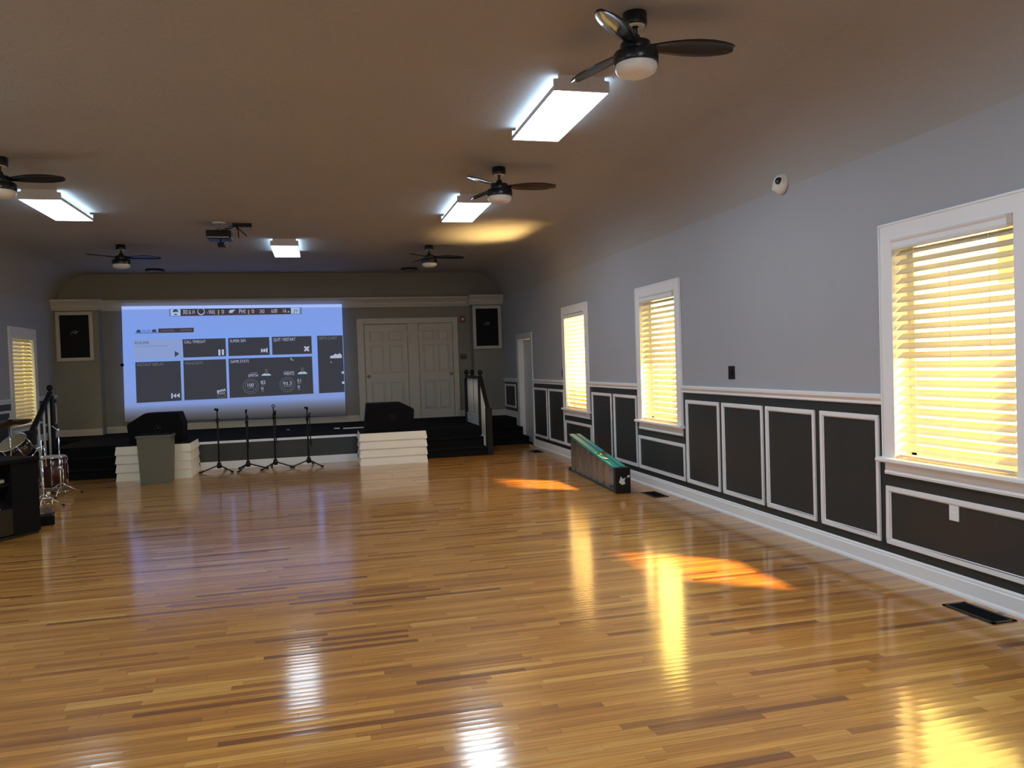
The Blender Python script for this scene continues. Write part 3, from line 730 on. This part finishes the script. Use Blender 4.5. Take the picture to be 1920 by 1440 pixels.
# fire alarm and sign plate by the doors
r = thing('fire_alarm', 'small red fire alarm strobe on the wall above the door sign', 'alarm', (3.02, YB, 2.545))
f = MB(); f.box(-.055, .055, -.04, 0, -.07, .07); f.build('housing', 'red', r, bevel=.006)
f = MB(); f.box(-.022, .026, -.055, -.04, -.03, .028); f.build('strobe_lens', 'sticker', r, bevel=.004)
r = thing('door_sign', 'small brown sign plate on the wall right of the double doors', 'sign', (3.022, YB, 1.738))
f = MB(); f.box(-.068, .068, -.012, 0, -.055, .055); f.build('plate', 'brown', r, bevel=.003)
f = MB(); f.box(-.045, .045, -.014, -.012, .018, .034); f.build('lettering_line', 'signtext', r)

# ------------------------------------------------------------------ ceiling fittings
def light_fixture(label, x, y):
    r = thing('ceiling_light', label, 'ceiling light', (x, y, ZC), 0, 'fluorescent wraparound lights on the ceiling')
    h = MB(); h.box(-.135, .135, -.60, .60, -.047, 0); h.build('housing', 'fixture', r)
    for s in (-1, 1):
        e = MB(); e.prism([(-.205,-.030),(-.205,-.100),(-.200,-.106),(.200,-.106),(.205,-.100),(.205,-.030),(.17,-.025),(.17,0),(-.17,0),(-.17,-.025)], 'y', s*.600, s*.618); e.build('end_cap', 'fixture', r)
    l = MB()
    L_ = [(-.140,-.048),(-.198,-.094),(-.200,-.104),(.200,-.104),(.198,-.094),(.140,-.048)]
    for (a, b_), mi in zip(zip(L_, L_[1:]), (1, 0, 0, 0, 1)):
        l.face([(a[0], -.598, a[1]), (b_[0], -.598, b_[1]), (b_[0], .598, b_[1]), (a[0], .598, a[1])], mi)
    l.build('diffuser', ['lamp', 'lamp_side'], r)
    for s in (-1, 1):
        e = MB(); e.box(s*.201, s*.206, -.600, .600, -.106, -.074); e.build('side_rail', 'fixture', r)
    return r
dimmed_lens = None
L0 = light_fixture('glowing white ceiling light beside the nearest fan, closest to the camera', 1.86, 5.84)
dup(L0, (1.83, 9.60, ZC), label='glowing ceiling light partly behind the second fan, in line with the orange ceiling glow')
L3 = dup(L0, (-2.80, 9.80, ZC), label='glowing ceiling light at the left, beside the fan cut by the picture edge')
L4 = dup(L0, (-.45, 12.90, ZC), label='glowing ceiling light in the middle, right of the hanging projector')
dup(L0, (1.86, 2.2, ZC), label='glowing ceiling light overhead just behind the nearest fan')
dup(L0, (-2.80, 5.84, ZC), label='glowing ceiling light overhead on the left half of the hall')
dup(L0, (-.45, 2.60, ZC), label='added ceiling light out of view on the centre line, brightening the near floor')  # extra fitting added out of view to brighten the near floor
for t in (L3, L4):      # two fittings turned down so the left side and stage stay darker
    for o in t.children:
        if o.name.startswith('diffuser'):
            if dimmed_lens is None: dimmed_lens = o.data.copy(); dimmed_lens.materials[0] = M['lamp_far']
            o.data = dimmed_lens

def fan(label, x, y, rz):
    r = thing('ceiling_fan', label, 'fan', (x, y, ZC), rz, 'black three-blade ceiling fans')
    c = MB(); c.lathe([(.060,0),(.070,-.004),(.070,-.068),(.066,-.076),(.058,-.077),(.058,-.072)], n=32); c.build('canopy', 'blackg', r)
    c = MB(); c.lathe([(.059,-.076),(.058,-.079),(.020,-.079)], n=32); c.build('hanger_plate', 'cream', r)
    c = MB(); c.cyl((0,0,-.02), (0,0,-.15), .014); c.build('downrod', 'blackg', r)
    c = MB(); c.lathe([(.018,-.125),(.026,-.13),(.034,-.155),(.040,-.165),(.083,-.170),(.088,-.178),(.088,-.232),(.082,-.238)], n=36); c.build('motor_housing', 'blackg', r)
    c = MB(); c.lathe([(.08,-.225),(.124,-.228),(.130,-.236),(.130,-.290),(.126,-.298),(.112,-.298)], n=40); c.build('light_housing', 'blackg', r)
    c = MB(); c.lathe([(.120,-.294),(.121,-.318),(.112,-.340),(.085,-.354),(.045,-.361),(0,-.363)], n=40); c.build('lamp_shade', 'lampglass', r)
    for k in range(3):
        a = 2*PI*k/3; m_ = Matrix.Rotation(a, 4, 'Z') @ Matrix.Translation((0,0,-.198)) @ Matrix.Rotation(R(-13), 4, 'X')
        prof = [(.085,.030,-.030),(.13,.040,-.042),(.20,.058,-.060),(.28,.072,-.074),(.36,.078,-.080),(.44,.074,-.076),(.51,.060,-.062),(.555,.042,-.046),(.578,.020,-.030)]
        b = MB(); up = []; lo = []
        for X_, a_, b_ in prof:
            sag = -.012*((X_-.085)/.5)**2
            up.append([b.b.verts.new(m_ @ Vector((X_, v, sag+.004+.008*(1-(2*(v-b_)/(a_-b_)-1)**2)))) for v in [b_+(a_-b_)*i/6 for i in range(7)]])
            lo.append([b.b.verts.new(m_ @ Vector((X_, v, sag-.004+.008*(1-(2*(v-b_)/(a_-b_)-1)**2)))) for v in [b_+(a_-b_)*i/6 for i in range(7)]])
        for G in (up, lo):
            for P_, Q_ in zip(G, G[1:]):
                for i in range(6): b.b.faces.new((P_[i], P_[i+1], Q_[i+1], Q_[i])).smooth = True
        for P_, Q_, p2, q2 in zip(up, up[1:], lo, lo[1:]):
            b.b.faces.new((P_[0], Q_[0], q2[0], p2[0])); b.b.faces.new((P_[6], Q_[6], q2[6], p2[6]))
        for i in range(6):
            b.b.faces.new((up[0][i], up[0][i+1], lo[0][i+1], lo[0][i])); b.b.faces.new((up[-1][i], up[-1][i+1], lo[-1][i+1], lo[-1][i]))
        bl = b.build('blade', 'blackg', r)
    for a in (PI*.95, 0.1):
        t = MB(); t.tube([(.128*math.cos(a), .128*math.sin(a), -.27), (.131*math.cos(a), .131*math.sin(a), -.37)], .0015, 5); t.build('pull_chain', 'steel', r)
    return r
F0 = fan('black ceiling fan nearest the camera, its lamp above the biggest ceiling light', 1.845, 4.24, R(-10))
dup(F0, (1.845, 7.77, ZC), R(-12), 'black ceiling fan overlapping the second ceiling light on the right side')
dup(F0, (-2.72, 7.91, ZC), R(-14), 'black ceiling fan cut off by the left edge of the picture')
dup(F0, (-2.865, 12.93, ZC), R(-8), 'small-looking black ceiling fan left of the projector, near the stage')
dup(F0, (1.824, 12.87, ZC), R(-8), 'small-looking black ceiling fan above the stage doors, casting a shadow on the ceiling')

def disc_light(label, x, y):
    r = thing('ceiling_disc', label, 'ceiling light', (x, y, ZC), 0, 'flat round discs over the stage')
    c = MB(); c.lathe([(.12,0),(.165,0),(.168,-.006),(.168,-.034),(.150,-.038),(.146,-.030)], n=40); c.build('rim', 'black', r)
    c = MB(); c.lathe([(.150,-.030),(.08,-.036),(0,-.038)], n=40); c.build('face', 'grey', r)
    return r
d0 = disc_light('flat round disc with dark rim on the ceiling over the left of the stage', -2.95, 15.9)
dup(d0, (1.83, 15.87, ZC), label='flat round disc with dark rim on the ceiling above the stage doors')

# projector
r = thing('projector', 'black projector hanging from the ceiling in front of the stage', 'projector', (-1.225, 11.0, ZC))
f = MB(); f.lathe([(0,0),(.085,0),(.085,-.012),(.03,-.016),(0,-.016)], n=24); f.build('mount_plate', 'sticker', r)
f = MB(); f.cyl((0,0,-.01),(0,0,-.09), .014); f.tube([(-.06,.05,-.11),(-.05,.02,-.085),(0,0,-.08),(.05,.02,-.085),(.06,.05,-.11)], .006); f.tube([(-.05,-.06,-.12),(-.03,-.05,-.09),(.01,-.04,-.09),(.04,-.06,-.12)], .006); f.build('mount_arms', 'steel', r)
f = MB(); f.prism([(-.155,-.13),(-.148,-.118),(.148,-.118),(.155,-.13),(.155,-.215),(.135,-.235),(-.135,-.235),(-.155,-.215)], 'y', -.13, .13); f.build('body', 'black', r, bevel=.006)
f = MB(); f.box(-.145, .13, -.134, -.130, -.222, -.205); f.build('vent_strip', 'grey', r)
f = MB(); f.cyl((.06,.13,-.18),(.06,.165,-.18), .035, n=20); f.build('lens_barrel', 'black', r)
f = MB(); f.cyl((.04,-.13,-.15),(.06,-.18,-.13), .012); f.tube([(.06,-.14,-.13),(.12,-.10,-.10),(.13,-.05,-.06),(.20,0,-.035)], .005); f.build('cable', 'black', r)
r = thing('media_box', 'small dark box hanging under the ceiling projector', 'box', (-1.20, 10.98, 3.315))
f = MB(); f.box(-.02, .0, -.02, .02, -.03, 0); f.box(-.05, .055, -.03, .04, -.095, -.03); f.build('case', 'black', r, bevel=.004)
f = MB(); f.tube([(.03,-.032,-.08),(.045,-.045,-.04),(.06,-.03,-.01)], .007); f.tube([(.055,-.03,-.085),(.07,-.04,-.04),(.075,-.02,.0)], .006); f.build('cable_loop', 'steel', r)
r = thing('power_strip', 'black power strip on the ceiling right of the projector, cords dangling', 'power strip', (-.94, 11.05, ZC))
f = MB(); f.box(-.12, .12, -.03, .03, -.05, 0); f.build('strip_body', 'black', r, bevel=.005)
for pts in ([(-.08,-.03,-.04),(-.05,-.04,-.10),(-.045,-.04,-.20)], [(-.08,-.03,-.04),(-.02,-.05,-.10),(.06,-.06,-.18)], [(-.10,-.02,-.04),(-.16,-.03,-.08),(-.22,-.03,-.07)]):
    f = MB(); f.tube(pts, .007); f.build('cord', 'black', r)

# ------------------------------------------------------------------ things on the right wall
r = thing('motion_detector', 'white round detector with dark eye high on the right wall', 'detector', (XR, 5.86, 2.985))
f = MB(); f.lathe([(0,.0),(.085,0),(.085,.02),(.07,.055),(.045,.07),(0,.075)], (0,0,0), 28, (-1,0,.12)); f.build('base', 'lampglass', r)
f = MB(); f.lathe([(.045,0),(.045,.02),(.038,.03),(.03,.032)], (-.05,-.03,.015), 20, (-.8,-.7,.0)); f.build('lens_ring', 'lampglass', r)
f = MB(); f.lathe([(.034,.02),(.02,.03),(0,.033)], (-.05,-.03,.015), 20, (-.8,-.7,.0)); f.build('dark_lens', 'lens', r)
f = MB(); f.prism([(-.05,.045),(-.01,.075),(-.01,.10),(-.06,.07)], 'z', -.04, .0); f.build('side_tab', 'lampglass', r)
def plate(name, y, z, w, h, m, label, cat, kind):
    r = thing(name, label, cat, (XR, y, z))
    f = MB(); f.box(-.007, 0, -w/2, w/2, -h/2, h/2); f.build('plate', m, r, bevel=.002)
    f = MB()
    if kind == 'switch': f.box(-.014, -.007, -.017, .017, -.033, .033)
    else:
        f.box(-.009, -.007, -.017, .017, .008, .036); f.box(-.009, -.007, -.017, .017, -.036, -.008)
    f.build('rocker' if kind == 'switch' else 'sockets', m, r)
plate('light_switch', 6.78, 1.393, .115, .128, 'black', 'black switch plate on the grey wall between two windows, above the chair rail', 'switch', 'switch')
plate('light_switch', 12.165, 1.363, .075, .14, 'black', 'black switch plate touching the casing of the farthest right-hand window', 'switch', 'switch')
plate('wall_outlet', 4.087, .527, .076, .125, 'white', 'white outlet plate on the charcoal panel under the nearest window', 'outlet', 'outlet')
def vent(x, y, w, l, label):
    r = thing('floor_register', label, 'vent', (x, y, 0), 0, 'black floor registers along the right wall')
    f = MB()
    for (a, b_, c, d) in ((-w/2, w/2, -l/2, -l/2+.022), (-w/2, w/2, l/2-.022, l/2), (-w/2, -w/2+.022, -l/2, l/2), (w/2-.022, w/2, -l/2, l/2)): f.box(a, b_, c, d, 0, .006)
    f.build('frame', 'black', r)
    f = MB(); f.box(-w/2+.02, w/2-.02, -l/2+.02, l/2-.02, .0005, .001)
    for k in range(14):
        y0 = -l/2+.03 + (l-.06)*k/14; f.box(-w/2+.022, w/2-.022, y0, y0+.008, .001, .004)
    f.build('louvres', 'blackm', r)
    return r
vent(3.685, 3.75, .165, .37, 'black floor register nearest the camera, below the white outlet')
vent(3.655, 8.225, .175, .38, 'black floor register on the boards beside the end of the folded ladder')
vent(3.62, 13.1, .175, .38, 'black floor register farthest away, near the white side door')

# folded step ladder lying on its side
r = thing('step_ladder', 'folded teal step ladder lying on its side along the wall', 'ladder', (3.36, 8.47, 0), math.atan2(3.44-3.32, 10.55-8.47)*-1)
# local frame: y along the ladder from the top cap (0) to the feet, z = width, x = thickness
Ll = 2.08
zt = lambda y: .29 + (.52-.29)*y/Ll
def rail(nm, x0, x1, low, m, z_off=0):
    f = MB(); t = .030
    pts = [(.05, .012), (Ll, 0.0), (Ll, t), (.05, .012+t)] if low else [(.05, zt(.05)-t), (Ll, zt(Ll)-t), (Ll, zt(Ll)), (.05, zt(.05))]
    f.prism(pts, 'x', x0, x1); f.build(nm, m, r, bevel=.003)
rail('front_rail', -.075, .005, True, 'navy'); rail('front_rail', -.075, .005, False, 'teal')
rail('rear_rail', .025, .085, True, 'navy'); rail('rear_rail', .025, .085, False, 'teal')
for k in range(7):
    y = .27 + .262*k
    f = MB(); tilt = .04
    f.prism([(-.072, y), (.0, y+tilt), (.0, y+tilt+.012), (-.066, y+.185), (-.072, y+.183)], 'z', .03, zt(y)-.03); f.build('step', 'alu', r)
for k in range(4):
    y = .45 + .45*k
    f = MB(); f.box(.045, .065, y-.015, y+.015, .03, zt(y)-.03); f.build('rear_brace', 'alu', r)
f = MB(); f.box(-.085, .10, -.02, .075, 0, .30); f.build('top_cap', 'black', r, bevel=.012)
f = MB(); f.prism([(-.045,.13),(-.02,.20),(.0,.17),(.035,.18),(.02,.15),(.03,.11),(-.01,.10)], 'y', -.024, -.019); f.prism([(.055,.18),(.085,.19),(.085,.21),(.06,.205)], 'y', -.024, -.019); f.build('cap_sticker', 'sticker', r)
f = MB(); f.box(-.055, -.02, .42, .62, zt(.5)+.008, zt(.5)+.010); f.build('rail_label', 'sticker', r)
f = MB(); f.tube([(-.04,.70,zt(.7)+.006),(.01,.78,zt(.7)+.022),(.06,.86,zt(.8)+.012)], .012); f.box(-.06,.07,.74,.80,zt(.75)-.004,zt(.75)+.018); f.build('spreader_bracket', 'brass', r)
for low in (True, False):
    f = MB(); z0 = -.0 if low else zt(Ll)-.045
    f.box(-.085, .012, Ll-.01, Ll+.05, z0, z0+.045); f.build('rubber_foot', 'black', r, bevel=.005)

# ------------------------------------------------------------------ microphone stands and the waste bin
def mic_stand(label, x, y, rz, h, clip, hang):
    r = thing('microphone_stand', label, 'microphone stand', (x, y, 0), rz, 'four black microphone stands before the stage')
    f = MB(); f.lathe([(0,.055),(.022,.055),(.036,.065),(.038,.105),(.028,.14),(.016,.16),(0,.16)], n=16); f.build('base_hub', 'black', r)
    for k in range(3):
        a = 2*PI*k/3 + .4; q = (.28*math.cos(a), .28*math.sin(a), .016)
        l = MB(); l.cyl((.02*math.cos(a), .02*math.sin(a), .10), q, .010); o = l.build('leg', 'black', r)
        l = MB(); e = (.305*math.cos(a), .305*math.sin(a), .014); l.cyl((.255*math.cos(a), .255*math.sin(a), .018), e, .014); l.build('rubber_foot', 'black', o)
    f = MB(); f.cyl((0,0,.14), (0,0,h-.20), .013); f.build('lower_tube', 'black', r)
    f = MB(); f.cyl((0,0,h-.23), (0,0,h-.15), .020); f.cyl((-.03,0,h-.19),(.035,0,h-.17), .012); f.build('clutch', 'black', r)
    f = MB(); f.cyl((0,0,h-.17), (0,0,h-.05), .009); f.build('upper_tube', 'black', r)
    c = MB()
    if clip == 'ring': c.torus((0,0,h-.02), .022, .006, (1,0,0), 20, 6); c.cyl((0,0,h-.06),(0,0,h-.035), .008)
    else: c.cyl((.012,0,h-.055),(.0,0,h-.02), .013); c.cyl((.015,0,h-.02),(-.042,0,h-.012), .018)
    c.build('clip', 'black', r)
    if hang:
        b = MB(); b.cyl((.035,-.02,h-.14), (.045,-.02,h-hang), .008); b.cyl((.02,-.015,h-.17),(.045,-.02,h-.10), .016); b.build('boom_arm', 'black', r)
    return r
mic_stand('leftmost of four microphone stands, next to the left siding box', -1.60, 13.0, .95, 1.0, 'clip', 0)
mic_stand('second microphone stand from the left siding box', -1.165, 12.98, 1.75, .965, 'clip', .62)
mic_stand('third stand from the left, tallest, with an open ring clip', -.75, 13.0, 1.45, 1.02, 'ring', .62)
mic_stand('rightmost of four microphone stands, nearest the right siding box', -.233, 12.98, .95, .965, 'clip', .64)

r = thing('waste_bin', 'olive grey tapered waste bin standing before the left siding box', 'bin', (-2.352, 12.20, 0))
f = MB()
def ring(w, d, z): return [f.b.verts.new((sx*w, sy*d, z)) for sx, sy in ((-1,-1),(1,-1),(1,1),(-1,1))]
Rg = [ring(.203,.14,0), ring(.228,.165,.672), ring(.222,.159,.672), ring(.198,.135,.012)]
f.b.faces.new(Rg[0][::-1]); f.b.faces.new(Rg[3])
for A, B in zip(Rg, Rg[1:]):
    for i in range(4): f.b.faces.new((A[i], A[(i+1)%4], B[(i+1)%4], B[i]))
f.build('bin_body', 'bin', r, bevel=.006)
f = MB()
for a, b_, c, d in ((-.238,.238,-.175,-.157),(-.238,.238,.157,.175),(-.238,-.220,-.157,.157),(.220,.238,-.157,.157)): f.box(a, b_, c, d, .662, .695)
f.build('rim', 'bin', r, bevel=.005)
f = MB(); f.box(-.236, .236, -.172, .172, .6955, .708); f.build('lid', 'blackm', r, bevel=.004)

# ------------------------------------------------------------------ drum kit and equipment desk at the left
r = thing('floor_tom', 'dark red floor tom drum on chrome legs beside the stage steps', 'drum', (-3.58, 11.75, 0))
f = MB(); f.lathe([(0,.085),(.163,.085),(.163,.49),(0,.49)], n=40); f.build('shell', 'drumred', r)
f = MB(); f.lathe([(0,.512),(.158,.508),(.166,.495)], n=40); f.build('drum_head', 'drumhead2', r)
for z in (.488, .088):
    f = MB(); f.torus((0,0,z), .170, .009, n=40); f.build('hoop', 'chrome', r)
for k in range(8):
    a = 2*PI*k/8+.2; f = MB()
    for z in (.42, .15): f.box(-.01, .01, -.012, .012, z-.025, z+.025, mtx=Matrix.Rotation(a,4,'Z') @ Matrix.Translation((.172,0,0)))
    f.cyl((.179*math.cos(a), .179*math.sin(a), .08), (.179*math.cos(a), .179*math.sin(a), .49), .004, n=6); f.build('tension_lug', 'chrome', r)
for k in range(3):
    a = 2*PI*k/3 - .6; f = MB(); f.tube([(.190*math.cos(a), .190*math.sin(a), .34), (.190*math.cos(a), .190*math.sin(a), .05), (.225*math.cos(a), .225*math.sin(a), .008)], .007); f.build('leg', 'chrome', r)

r = thing('rack_tom', 'dark rack tom drum tilted with a tan head, in front of the window', 'drum', (-3.80, 11.2, .66))
ax = Vector((-.33, -.52, .80)).normalized()
f = MB(); f.lathe([(0,-.10),(.165,-.10),(.165,.13),(0,.13)], (0,0,0), 40, ax); f.build('shell', 'drumblack', r)
f = MB(); f.lathe([(0,.142),(.16,.140),(.168,.132)], (0,0,0), 40, ax); f.build('drum_head', 'drumhead', r)
for z in (.128, -.10):
    f = MB(); f.torus(ax*z, .172, .008, ax, 40); f.build('hoop', 'chrome', r)
q = Vector((0,0,1)).rotation_difference(ax)
for k in range(6):
    a = 2*PI*k/6; f = MB(); v = Vector((.176*math.cos(a), .176*math.sin(a), 0)); f.cyl(q @ (v+Vector((0,0,-.10))), q @ (v+Vector((0,0,.13))), .005, n=6); f.cyl(q @ (v+Vector((0,0,.02))), q @ (v+Vector((0,0,.06))), .011, n=8); f.build('tension_lug', 'chrome', r)
f = MB(); f.tube([(.10,.08,-.04),(.26,.12,.02),(.28,.12,-.25)], .010); f.build('tom_arm', 'chrome', r)

r = thing('bass_drum', 'dark red bass drum mostly hidden behind the equipment desk', 'drum', (-4.08, 11.9, 0))
f = MB(); f.lathe([(0,-.19),(.255,-.19),(.255,.19),(0,.19)], (0,0,.27), 44, (.35,-1,0)); f.build('shell', 'drumred', r)
axb = Vector((.35,-1,0)).normalized()
for s in (-.19, .19):
    f = MB(); f.torus(Vector((0,0,.27))+axb*s, .26, .011, axb, 44); f.build('hoop', 'blackg', r)
f = MB(); f.lathe([(0,.006),(.25,.0)], Vector((0,0,.27))+axb*.192, 44, axb); f.build('drum_head', 'drumhead2', r)
for s in (-1, 1):
    f = MB(); f.cyl((s*.21,0,.12),(s*.30,-.10,.006), .008); f.build('spur', 'chrome', r)

def cymbal(label, x, y, h, rad, tilt, base_r, m_h):
    r = thing('cymbal_stand', label, 'cymbal', (x, y, 0))
    f = MB(); f.lathe([(.006,.03),(.03,.028),(.045,.012),(.10,.006),(rad,-.018),(rad,-.020),(.10,.003),(.045,.008),(.006,.02)], (0,0,h), 48, tilt); f.build('cymbal', 'cymbal', r)
    f = MB(); f.cyl((0,0,.30),(0,0,h+.05), .008); f.build('stand_tube', 'chrome', r)
    for k in range(3):
        a = 2*PI*k/3+.3; f = MB(); f.tube([(0,0,.34),(base_r*math.cos(a), base_r*math.sin(a), .01)], .008); f.build('leg', 'chrome', r)
cymbal('brown bronze cymbal on a stand, edge-on before the yellow-lit window', -3.78, 10.9, 1.035, .245, (-.05,-.17,1), .22, 0)

def boom_stand(label, x, y, h, tip, base_r, hh):
    r = thing('boom_stand', label, 'stand', (x, y, 0))
    f = MB(); f.cyl((0,0,.02),(0,0,h), .008); f.cyl((0,0,.02),(0,0,h*.6), .011); f.build('stand_tube', 'chrome', r)
    f = MB(); f.cyl((0,0,hh-.02),(0,0,hh+.03), .018); f.cyl((-.03,0,hh),(.03,0,hh), .007); f.build('height_clutch', 'chrome', r)
    for k in range(3):
        a = 2*PI*k/3+.55; e = (base_r*math.cos(a), base_r*math.sin(a), .012)
        f = MB(); f.tube([(0,0,.17), e], .008); f.tube([(0,0,.05), tuple(Vector(e)*.55+Vector((0,0,.045)))], .006); o = f.build('leg', 'chrome', r)
        f = MB(); f.cyl(e, (e[0]*1.1, e[1]*1.1, .012), .012); f.build('rubber_foot', 'black', o)
    if tip:
        f = MB(); f.tube([(0,0,h), tip], .006); f.cyl((0,0,h-.02),(0,0,h+.03), .016); f.build('boom', 'chrome', r)
    return r
boom_stand('thin chrome stand with angled boom, in front of the red floor tom', -3.40, 11.45, .86, (-.07,.0,.93), .24, .36)
boom_stand('thin chrome stand with black grip beside the equipment desk', -3.28, 10.4, .82, None, .20, .60)
r = thing('foot_pedal', 'black and chrome drum pedal on the floor beside the equipment desk', 'pedal', (-3.10, 9.95, 0), .5)
f = MB(); f.prism([(-.14,.01),(.14,.03),(.14,.05),(-.14,.03)], 'x', -.04, .04); f.build('footboard', 'blackg', r)
f = MB(); f.cyl((-.07,.12,.02),(-.07,.12,.17), .008); f.cyl((.07,.12,.02),(.07,.12,.17), .008); f.cyl((-.09,.12,.165),(.09,.12,.165), .010); f.build('frame', 'chrome', r)
f = MB(); f.tube([(0,.12,.165),(.02,.04,.22)], .006); f.lathe([(0,-.02),(.02,-.015),(.02,.015),(0,.02)], (.02,.04,.23), 14); f.build('beater', 'sticker', r)

# equipment desk (local x = along the front, local y = into the cabinet)
r = thing('equipment_desk', 'black equipment desk with open shelf and slotted lower front, left edge', 'desk', (-2.80, 8.76, 0), math.atan2(.37,.23))
# front runs from local x=-1.5 to 0, cabinet goes to +y
Wd, D, H = 1.5, .62, .78
f = MB(); f.box(-Wd, 0, -.03, D, H-.04, H); f.build('top', 'blackm', r, bevel=.006)
for a, b_ in ((-Wd, -Wd+.03), (-.30, 0)):
    f = MB(); f.box(a, b_, 0, D, .03, H-.04); f.build('side_panel', 'blackm', r, bevel=.004)
f = MB(); f.box(-Wd+.03, -.30, D-.03, D, .03, H-.04); f.build('back_panel', 'blackm', r)
f = MB(); f.box(-Wd+.03, -.30, .02, D-.03, .52, .55); f.build('shelf', 'blackm', r)
f = MB(); f.prism([(.0,.05),(.0,.30),(.14,.40),(.18,.40),(.18,.05)], 'x', -Wd+.03, -.30); lower = f.build('lower_front', 'black', r, bevel=.004)
for k in range(5):
    f = MB(); x = -.42 - .13*k; f.cyl((x, .005, .31), (x-.02, .125, .397), .004, n=6); f.build('slot', 'grey', lower)
f = MB(); f.box(-Wd, 0, .03, D-.03, 0, .03); f.build('base', 'black', r)
r2 = thing('mixer', 'black mixing unit with a pale strip on the shelf of the equipment desk', 'mixer', (-2.80, 8.76, .55), math.atan2(.37,.23))
f = MB(); f.prism([(.04,0),(.04,.05),(.30,.10),(.30,0)], 'x', -1.35, -.34); f.build('case', 'black', r2, bevel=.004)
f = MB(); f.box(-.40, -.345, .034, .040, .012, .04); f.build('display', 'grey', r2)
f = MB(); f.lathe([(0,0),(.006,.001),(0,.006)], (-.45,.036,.036), 8, (0,-1,0)); f.build('indicator', 'sticker', r2)
f = MB(); f.box(-1.3, -.72, .10, .13, .075, .10); f.build('pale_strip', 'sticker', r2)
r = thing('floor_box', 'small black box on the floor behind the equipment desk corner', 'box', (-2.95, 9.22, 0), .6)
f = MB(); f.box(-.11, .11, -.10, .10, 0, .10); f.build('case', 'blackm', r, bevel=.01)
f = MB(); f.cyl((-.06,-.02,.10),(.06,-.02,.10), .008); f.build('handle', 'black', r)
